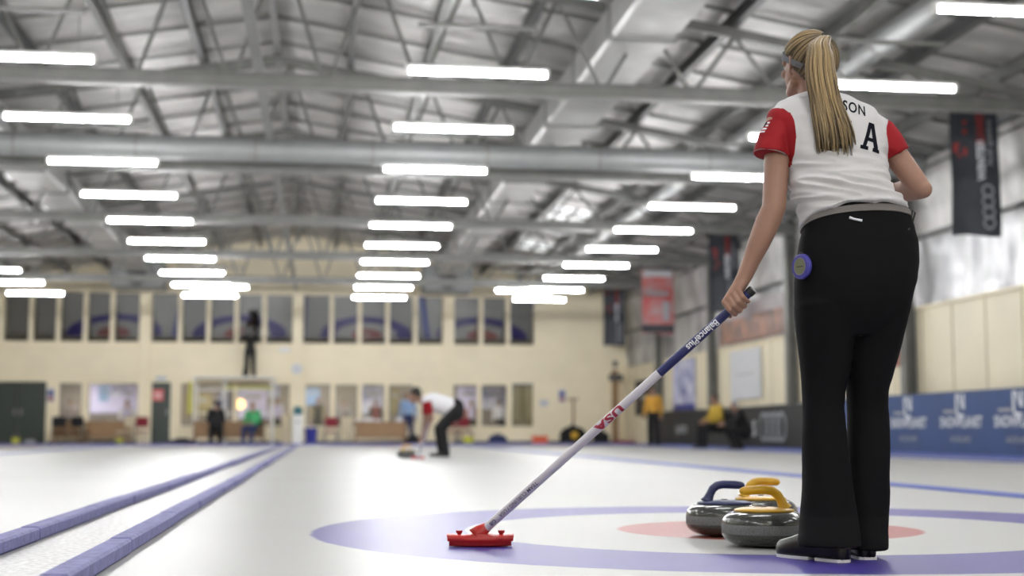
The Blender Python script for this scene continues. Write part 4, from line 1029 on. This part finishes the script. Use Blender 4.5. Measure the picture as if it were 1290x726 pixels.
person('spectator in white top behind the window over the navy bag', fx(629, 49.0), 49.0, 0, RAD(180), 'stand', ('whitec', 'whitec', 'blackcloth', 'black', 'long'), scale=.88)
person('spectator in dark top behind the window beside the dark double door', fx(88, 49.2), 49.2, 0, RAD(180), 'stand', ('photogrey', 'photogrey', 'blackcloth', 'black', 'long'), scale=.86)

def table(u0, u1, y, label, panel=True, h=.74, z=.0):
    x0, x1 = fx(u0, y), fx(u1, y); t = thing('wooden_table', label, 'table', ((x0+x1)/2, y, z))
    MB().rbox((x0, y-.35, h-.04), (x1, y+.35, h), .01).build('tabletop', 'wood', t)
    for a in (x0+.06, x1-.06):
        for b in (y-.3, y+.3): MB().box((a-.025, b-.025, 0), (a+.025, b+.025, h-.04)).build('leg', 'wood', t)
    if panel: MB().box((x0+.09, y-.32, .22), (x1-.09, y-.30, h-.04)).build('front_panel', 'wood', t)
    return t
table(66, 104, 46.9, 'small brown table beside the dark double door')
table(107, 166, 46.9, 'brown table below the window near the green single door')
table(243, 334, 45.85, 'long brown table behind the scaffold platform')
table(446, 512, 46.1, 'long brown table before the middle windows with white papers on it')
black_chair(fx(74, 46.1), 46.1, RAD(10), 'black chair by the small brown table, next to the dark double door')
black_chair(fx(101, 46.1), 46.1, RAD(-15), 'black chair between the two brown tables')
black_chair(fx(176, 46.3), 46.3, RAD(170), 'maroon chair beside the green single door', 'maroonc')
black_chair(fx(417, 46.6), 46.6, RAD(175), 'maroon chair next to the dark blue bin', 'maroonc')
black_chair(fx(434, 45.4), 45.4, RAD(160), 'beige chair at the end of the long brown table', 'beige')
black_chair(fx(567, 46.8), 46.8, RAD(180), 'maroon chair just behind the sweeper', 'maroonc')
black_chair(fx(586, 46.7), 46.7, RAD(190), 'maroon chair behind the yellow bucket', 'maroonc')
black_chair(fx(158, 45.0), 45.0, RAD(150), 'beige chair in front of the maroon one by the green single door', 'beige')
for i, (u, w_, a) in enumerate(((452, .22, .1), (464, .3, -.2), (476, .24, .3), (503, .2, 0))):
    x = fx(u, 46.0); tag(MB().rbox((x-w_/2, 45.9, .742), (x+w_/2, 46.12, .80+.05*(i % 2)), .004).build('paper_stack', 'whitec'), 'white paper stack on the long brown table, %s from the beige chair' % ORD[i], 'paper', 'papers on the long table')
def bag(u, y, w_, h, m, label, name='sports_bag', cat='bag'):
    x = fx(u, y); t = thing(name, label, cat, (x, y, .0))
    b = MB(); b.ellip((x, y, .012+h*.45), (w_/2, .17, h*.47)); b.capsule((x-w_*.3, y, .012+h*.4), h*.4, (x+w_*.3, y, .012+h*.4), h*.4, 16)
    o = rebuild(b.build('bag_body', m, t), .02, 4)
    MB().tube([(x-w_*.25, y-.05, h*.75), (x-w_*.15, y-.06, h*1.05), (x+w_*.15, y-.06, h*1.05), (x+w_*.25, y-.05, h*.75)], .015, 8).build('strap', 'black', t)
    return t
bag(627, 46.6, .62, .34, 'navyc', 'dark navy sports bag on the walkway below the white-top spectator')
bag(521, 45.5, .42, .32, 'blackcloth', 'black bag on the walkway at the end of the long brown table')
bag(230, 45.1, .9, .20, 'blackcloth', 'low dark bag lying beside the scaffold post')
bag(38, 46.2, .35, .18, 'greyprint', 'grey bag before the dark double door')
def bucket(u, y, r, h, m, label):
    x = fx(u, y); t = thing('bucket', label, 'bucket', (x, y, .0))
    MB().lathe([(r*.8, 0), (r, h), (r*1.06, h), (r*1.06, h-.02), (r*.97, h-.03), (r*.76, .02), (.001, .02)], (x, y, .0), 24).build('pail', m, t, smooth='auto')
    MB().tube([(x-r, y, h), (x-r*.7, y-.02, h+r*.7), (x, y-.03, h+r), (x+r*.7, y-.02, h+r*.7), (x+r, y, h)], .008, 8).build('bail_handle', 'steel_light', t)
bucket(590, 45.9, .19, .26, 'lime', 'yellow bucket on the walkway below the maroon chairs')
bucket(151, 45.9, .13, .20, 'lime', 'small yellow bucket below the brown table near the green door')
bucket(20, 45.9, .12, .22, 'lime', 'small yellow bucket before the dark double door')
t = thing('bin', 'dark blue bin beside the white pillar box', 'bin', (fx(392, 46.3), 46.3, .0)); x = fx(392, 46.3)
MB().lathe([(.16, 0), (.20, .45), (.21, .47), (.21, .49)], (x, 46.3, .0), 4*6).build('bin_body', 'royal', t, smooth='auto'); MB().lathe([(.21, .49), (.19, .54), (.05, .56), (.001, .56)], (x, 46.3, .0), 24).build('lid', 'royal', t, smooth='auto')
x = fx(375, 46.6); t = thing('drinks_cooler', 'tall white box with teal top standing by the cream pillar', 'cooler', (x, 46.6, .0))
MB().rbox((x-.17, 46.4, .0), (x+.17, 46.75, .95), .02).build('cabinet', 'white', t); MB().lathe([(.13, .95), (.15, 1.0), (.15, 1.16), (.10, 1.22), (.001, 1.23)], (x, 46.58, 0), 24).build('bottle', 'teal', t, smooth='auto'); MB().rbox((x-.06, 46.36, .70), (x+.06, 46.4, .76), .005).build('tap', 'steel_light', t)
x = fx(361, 46.9); tag(MB().rbox((x-.15, 46.7, .0), (x+.15, 47.1, .98), .03).build('cabinet', 'beige'), 'pale narrow cabinet next to the tall white box', 'cabinet')
# hanging lamp glow, speaker disc
x = fx(302, 49.3); t = thing('globe_lamp', 'warm round lamp glowing inside the clubroom behind the scaffold', 'lamp', (x, 49.3, 1.35)); MB().ellip((x, 49.3, 1.35), (.17, .17, .17)).build('globe', 'warm', t, smooth=True); MB().tube([(x, 49.3, 1.52), (x, 49.3, 2.3)], .01, 8).build('cord', 'black', t); MB().lathe([(.06, 0), (.05, .05), (.001, .06)], (x, 49.3, 1.50), 16).build('cap', 'steel_light', t)
c = at(374, 465, y=47.86); t = thing('wall_speaker', 'round white speaker on the cream pillar above the tall white box', 'speaker', c)
MB().tube([c+V((0, .03, 0)), c-V((0, .10, 0))], [.15, .19], 32).build('housing', 'white', t, smooth='auto'); MB().tube([c-V((0, .10, 0)), c-V((0, .115, 0))], [.16, .15], 32).build('grille', 'poster', t, smooth='auto')
c = at(359, 441, y=47.95); tag(MB().rbox(c+V((-.2, -.1, -.08)), c+V((.2, .05, .08)), .02).build('junction_box', 'white'), 'small white box on the wall under the gallery windows', 'box')
def flat(name, c, w_, h, m, label, cat, y=None, parts=()):
    c = c-V((0, .03 if name == 'poster' and w_ < .6 else 0, 0)); t = thing(name, label, cat, c); MB().box(c+V((-w_/2, -.02, -h/2)), c+V((w_/2, 0, h/2))).build('panel', m, t)
    for dx, dz, ww, hh, mm in parts: MB().box(c+V((dx-ww/2, -.024, dz-hh/2)), c+V((dx+ww/2, -.02, dz+hh/2))).build('printed_mark', mm, t)
    return t
sgn = ((0, .07, .2, .16, 'royal'), (0, -.12, .18, .12, 'redprint'))
flat('wall_sign', at(64, 498, y=47.98), .26, .46, 'poster', 'small blue and red sign on the wall beside the dark double door', 'sign', parts=sgn)
flat('wall_sign', at(708, 499, y=47.98), .26, .46, 'poster', 'small blue and red sign on the wall above the black heap', 'sign', parts=sgn)
flat('wall_notice', at(685, 508, y=47.98), .30, .22, 'poster', 'small white notice on the wall right of the olive window blind', 'notice', parts=((0, 0, .2, .02, 'greyprint'),))
flat('door_notice', at(199, 498, y=47.96), .34, .36, 'pink', 'red notice on the green single door', 'notice', parts=((0, .03, .24, .05, 'print'), (0, -.07, .2, .04, 'print')))
flat('exit_light', at(203, 477, y=47.98), .30, .10, 'bluec', 'pale blue light box above the green single door', 'sign', parts=((0, 0, .2, .05, 'poster'),))
# posters on the clubroom wall
for i, (u, v, w_, h, m, lab) in enumerate(((131, 496, .32, .55, 'bluec', 'tall blue poster in the clubroom near the green single door'), (150, 493, .5, .35, 'posterblue', 'blue and white poster in the clubroom next to the tall blue one'),
        (146, 503, 1.75, 1.0, 'lilac', 'large pale lilac hanging in the clubroom behind the brown table'), (250, 510, .9, .8, 'olive', 'olive board in the clubroom behind the scaffold'), (282, 505, .4, .5, 'navyc', 'dark board in the clubroom behind the scaffold'),
        (318, 508, 1.0, 1.1, 'lilac', 'large pale lilac board in the clubroom behind the scaffold'), (345, 492, .4, .5, 'posterblue', 'blue and white poster in the clubroom near the cream pillar'), (469, 504, .75, 1.0, 'posterblue', 'blue and white poster in the clubroom over the long table'),
        (497, 505, .25, .9, 'olive', 'narrow olive curtain in the clubroom near the blue shirt'), (393, 500, .55, .6, 'bluec', 'light blue poster in the clubroom by the white box'), (590, 503, .8, .9, 'lilac', 'pale poster in the clubroom behind the sweeper'), (622, 502, .85, .8, 'posterblue', 'blue and white banner in the clubroom over the navy bag'))):
    flat('poster', at(u, v, y=50.95), w_, h, m, lab, 'poster', parts=((0, h*.2, w_*.6, h*.12, 'greyprint'),))
# things by the corner
x = fx(680, 46.9); t = thing('crate', 'orange crate on the walkway below the olive window blind', 'crate', (x, 46.9, .0)); MB().rbox((x-.24, 46.7, .0), (x+.24, 47.1, .24), .02).build('tub', 'orange', t); MB().rbox((x-.26, 46.68, .24), (x+.26, 47.12, .28), .01).build('rim', 'orange', t)
x = fx(722, 46.9); t = thing('covered_scraper', 'black covered ice scraper with tall handle and yellow mark near the corner', 'ice scraper', (x, 46.9, .0))
b = MB(); b.ellip((x, 46.9, .30), (.46, .25, .30)); b.capsule((x, 46.9, .35), .22, (x-.02, 46.9, .62), .06); b.rbox((x-.44, 46.7, .0), (x+.44, 47.1, .25), .05); rebuild(b.build('cover', 'blackcloth', t), .025, 5)
MB().tube([(x+.02, 46.95, .5), (x+.05, 47.1, 1.52)], .035, 10).build('handle', 'wood', t); MB().tube([(x-.15, 47.1, 1.5), (x+.22, 47.1, 1.5)], .03, 10).build('grip', 'wood', t)
MB().tube([(x, 46.66, .30), (x, 46.60, .30)], .12, 20).build('emblem', 'yellow', t)
c = at(775, 545, y=47.3); x = c.x; t = thing('wooden_post', 'brown wooden post with dark bracket standing in the far corner', 'post', (x, 47.3, 0))
MB().box((x-.09, 47.2, 0), (x+.09, 47.4, 2.5)).build('post_shaft', 'wood', t); MB().rbox((x-.24, 47.1, 2.12), (x+.24, 47.2, 2.34), .02).build('bracket', 'steel_dark', t); MB().rbox((x-.07, 47.12, 2.6), (x+.07, 47.3, 2.8), .02).build('lamp_head', 'steel_dark', t)
x = at(787, 545, y=46.4).x; tag(MB().rbox((x-.35, 46.2, .0), (x+.3, 46.7, .12), .02).build('floor_mat', 'maroonc'), 'low red mat roll on the floor at the foot of the wooden post', 'mat')
x = at(757, 545, y=46.9).x; bag(757, 46.9, .3, .5, 'blackcloth', 'upright dark bag between the covered scraper and the wooden post')

# ------------------------------------------------------------------ barriers and banners along the right wall
def wallmap(x, yc, zc): return lambda a, b: V((x, yc-a, zc+b))
def barrier(y0, y1, h, m, label, xf=10.16):
    t = thing('advertising_barrier', label, 'barrier', (xf, (y0+y1)/2, 0))
    MB().rbox((xf-.02, y0, .01), (xf+.02, y1, h), .01).build('banner_cloth', m, t)
    y = y0+.05
    while y < y1: MB().tube([(xf+.03, y, 0), (xf+.03, y, h)], .018, 8).build('support_post', 'steel_dark', t); y += 2.0
    MB().tube([(xf+.03, y0, h), (xf+.03, y1, h)], .014, 8).build('top_rail', 'steel_dark', t)
    return t
b1 = barrier(15.5, 28.9, 1.04, 'bannerblue', 'blue advertising barrier with white lettering along the wall')
xb = 10.13
ycs = [at(u, 535, x=xb).y for u in (1144, 1210)]; st = ycs[0]-ycs[1]; ycs += [ycs[1]-st*.93, ycs[0]+st, ycs[1]-st*1.86]
for yc in ycs:
    put(text2d('SNOWPLANET', .235, None, .95, .018), wallmap(xb, yc, .545), 'lettering', 'print', b1)
    put(text2d('AUCKLAND', .13, None, 1.05, .01), wallmap(xb, yc+.02, .28), 'lettering', 'greyprint', b1)
    put(poly2d([[(-.16, .0), (-.16, .30), (-.09, .30), (-.09, .0)], [(.09, .06), (.09, .30), (.16, .30), (.16, .06)], [(-.09, .30), (-.02, .30), (.09, .12), (.09, .04)], [(-.16, 0), (.16, -.03), (.10, -.06), (-.10, -.06)]]), wallmap(xb, yc, .70), 'emblem', 'print', b1)
    put(poly2d([[(-.62, 0), (-.62, .05), (-.2, .05), (-.2, 0)]]), wallmap(xb, yc, .70), 'small_line', 'greyprint', b1)
b2_ = barrier(29.1, 43.3, 1.0, 'bannerblack', 'black advertising barrier with linked rings along the wall')
def rings(cy, cz, r, xw, parent, m, vert=False, w_=.16):
    for i in range(4):
        o_ = (i-1.5)*r*1.42; vs = []; fs = []; n = 28
        for j in range(n):
            q = 2*pi*j/n
            for rr in (r*(1-w_), r*(1+w_)):
                a, b = cos(q)*rr, sin(q)*rr
                vs.append((xw-.001*i, cy-(a if vert else a+o_), cz+(b+o_ if vert else b)))
        for j in range(n): fs.append((2*j, 2*j+1, (2*j+3) % (2*n), (2*j+2) % (2*n)))
        MB().add(vs, fs).build('ring_emblem', m, parent)
p = at(973, 538, x=xb); rings(p.y, p.z, .30, xb, b2_, 'greyprint', False, .13)
p = at(950, 541, x=xb); put(text2d('S', .5, None, 1, .02), wallmap(xb, p.y, p.z), 'lettering', 'print', b2_)
p = at(858, 540, x=xb); put(text2d('quattro', .42, None, 1, .02), wallmap(xb, p.y, p.z), 'lettering', 'greyprint', b2_)
tag(MB().rbox((9.86, 15.5, 0), (10.04, 43.4, .05), .01).build('kerb_strip', 'tape'), 'low blue kerb strip at the foot of the barriers', 'kerb')
# flat panels on the wall
def wallpanel(name, u0, u1, v0, v1, m, label, cat, parts=(), z0=None, z1=None, x=10.34):
    a = at(u0, (v0+v1)/2, x=x); b = at(u1, (v0+v1)/2, x=x); um = (u0+u1)/2
    za = z0 if z0 is not None else at(um, v1, x=x).z; zb = z1 if z1 is not None else at(um, v0, x=x).z
    ylo, yhi = min(a.y, b.y), max(a.y, b.y); t = thing(name, label, cat, (x, (ylo+yhi)/2, za))
    MB().box((x, ylo, za), (x+.02, yhi, zb)).build('panel', m, t)
    for fy, fz, wy, wz, mm in parts:
        cy = yhi-(yhi-ylo)*fy; cz = za+(zb-za)*fz; MB().box((x-.006, cy-wy*(yhi-ylo)/2, cz-wz*(zb-za)/2), (x, cy+wy*(yhi-ylo)/2, cz+wz*(zb-za)/2)).build('printed_mark', mm, t)
    return t
wallpanel('wall_poster', 800, 829, 478, 523, 'bannerblack', 'black poster on the cream wall behind the standing mustard jacket', 'poster', ((.5, .5, .5, .1, 'greyprint'),))
wallpanel('wall_poster', 848, 875, 453, 517, 'posterblue', 'tall blue and white poster on the cream wall between the two yellow jackets', 'poster', ((.5, .06, 1, .12, 'royal'), (.08, .5, .12, .9, 'lilac')))
wallpanel('wall_poster', 920, 958, 440, 503, 'poster', 'plain pale panel on the cream wall above the seated yellow jacket', 'poster', ((.5, .5, .6, .02, 'greyprint'),))
t = wallpanel('mural_banner', 906, 987, 380, 425, 'photo', 'wide brownish photo banner on the upper wall behind the gripping hand', 'banner', ((.5, .82, 1, .36, 'photogrey'),), z0=2.62, z1=3.55, x=10.28)
wallpanel('wall_flag', 1121, 1131, 425, 462, 'redprint', 'small red and blue flag beside the right trouser leg', 'flag', ((.5, .75, 1, .5, 'royal'),), x=10.1)
# hanging banners
def hanging(u0, u1, v0, v1, y, m, label, texts=True, red=False):
    a = at(u0, v0, y=y); b = at(u1, v1, y=y); x0, x1, z1, z0 = a.x, b.x, a.z, b.z; t = thing('hanging_banner', label, 'banner', ((x0+x1)/2, y, z0)); W = x1-x0; Hh = z1-z0
    vs = []; fs = []; nx, nz_ = 10, 24
    def dy(fx_, fz_): return .05*sin(fx_*5+1)*(1-fz_)*.8+.03*noise.noise(V((fx_*2, fz_*3, y)))
    for s_ in (0, 1):
        for i in range(nx+1):
            for j in range(nz_+1):
                f_, g_ = i/nx, j/nz_; vs.append((x0+W*f_+.03*W*(1-g_)*sin(g_*4), y+dy(f_, g_)+s_*.004, z0+Hh*g_+.02*sin(f_*6)*(1-g_)))
        o_ = s_*(nx+1)*(nz_+1)
        for i in range(nx):
            for j in range(nz_): q = o_+i*(nz_+1)+j; fs.append((q, q+1, q+nz_+2, q+nz_+1))
    MB().add(vs, fs).build('cloth', m, t, smooth=True)
    MB().tube([(x0-.05, y, z1+.01), (x1+.05, y, z1+.01)], .02, 10).build('top_bar', 'steel', t)
    for xx in (x0+.08, x1-.08): MB().tube([(xx, y, z1+.02), (xx, y, min(z1+.5, roofz(xx)-.1))], .006, 6).build('hanger', 'steel_light', t)
    def mp(fx0, fz0):
        def f(a_, b_):  # text runs upward
            X_ = fx0*W-b_; Z_ = fz0*Hh+a_; return V((x0+X_, y+dy(X_/W, Z_/Hh)-.012, z0+Z_))
        return f
    if texts:
        put(text2d('WINTER', W*.22, .05, 1, .03), mp(.62, .60), 'lettering', 'print', t); put(text2d('GAMES', W*.22, .05, 1, .03), mp(.62, .86), 'lettering', 'redprint', t)
        put(text2d('Audi quattro', W*.18, .05, 1, .01), mp(.80, .74), 'lettering', 'greyprint', t)
        for i in range(4):
            cz = z0+Hh*(.10+.085*i); cx = x0+W*.72; r = W*.115; vs = []; fs = []; n = 28
            for j in range(n):
                q = 2*pi*j/n
                for rr in (r*.84, r*1.16): vs.append((cx+cos(q)*rr, y+dy(.72, (cz-z0)/Hh)-.03-.001*i, cz+sin(q)*rr))
            for j in range(n): fs.append((2*j, 2*j+1, (2*j+3) % (2*n), (2*j+2) % (2*n)))
            MB().add(vs, fs).build('ring_emblem', 'greyprint', t)
        rb_ = random.Random(int(y))
        for i in range(7):
            fx0, fz0 = rb_.uniform(.08, .32), rb_.uniform(.55, .95); s_ = rb_.uniform(.02, .05)
            put(poly2d([[(-s_, -s_*.6), (s_, -s_), (s_*.6, s_), (-s_*.8, s_*.5)]]), mp(fx0, fz0), 'red_splash', 'redprint', t)
    if red:
        for fx0, fz0, ww, hh, mm in ((.5, .93, .9, .10, 'poster'), (.5, .62, .7, .06, 'greyprint'), (.5, .08, 1, .12, 'bannerdark'), (.75, .35, .2, .3, 'greyprint')):
            cx, cz = x0+W*fx0, z0+Hh*fz0; MB().box((cx-W*ww/2, y-.05, cz-Hh*hh/2), (cx+W*ww/2, y-.045, cz+Hh*hh/2)).build('printed_mark', mm, t)
    return t
hanging(1196, 1261, 138, 298, 20.2, 'bannerdark', 'dark hanging banner with linked rings, the one nearest and largest')
hanging(893, 932, 296, 394, 33.6, 'bannerdark', 'dark hanging banner behind the gripping forearm')
hanging(808, 849, 339, 421, 39.6, 'bannerred', 'red and pale hanging banner near the far corner', False, True)
hanging(760, 788, 365, 436, 46.5, 'bannerdark', 'narrow dark hanging banner in front of the far wall')
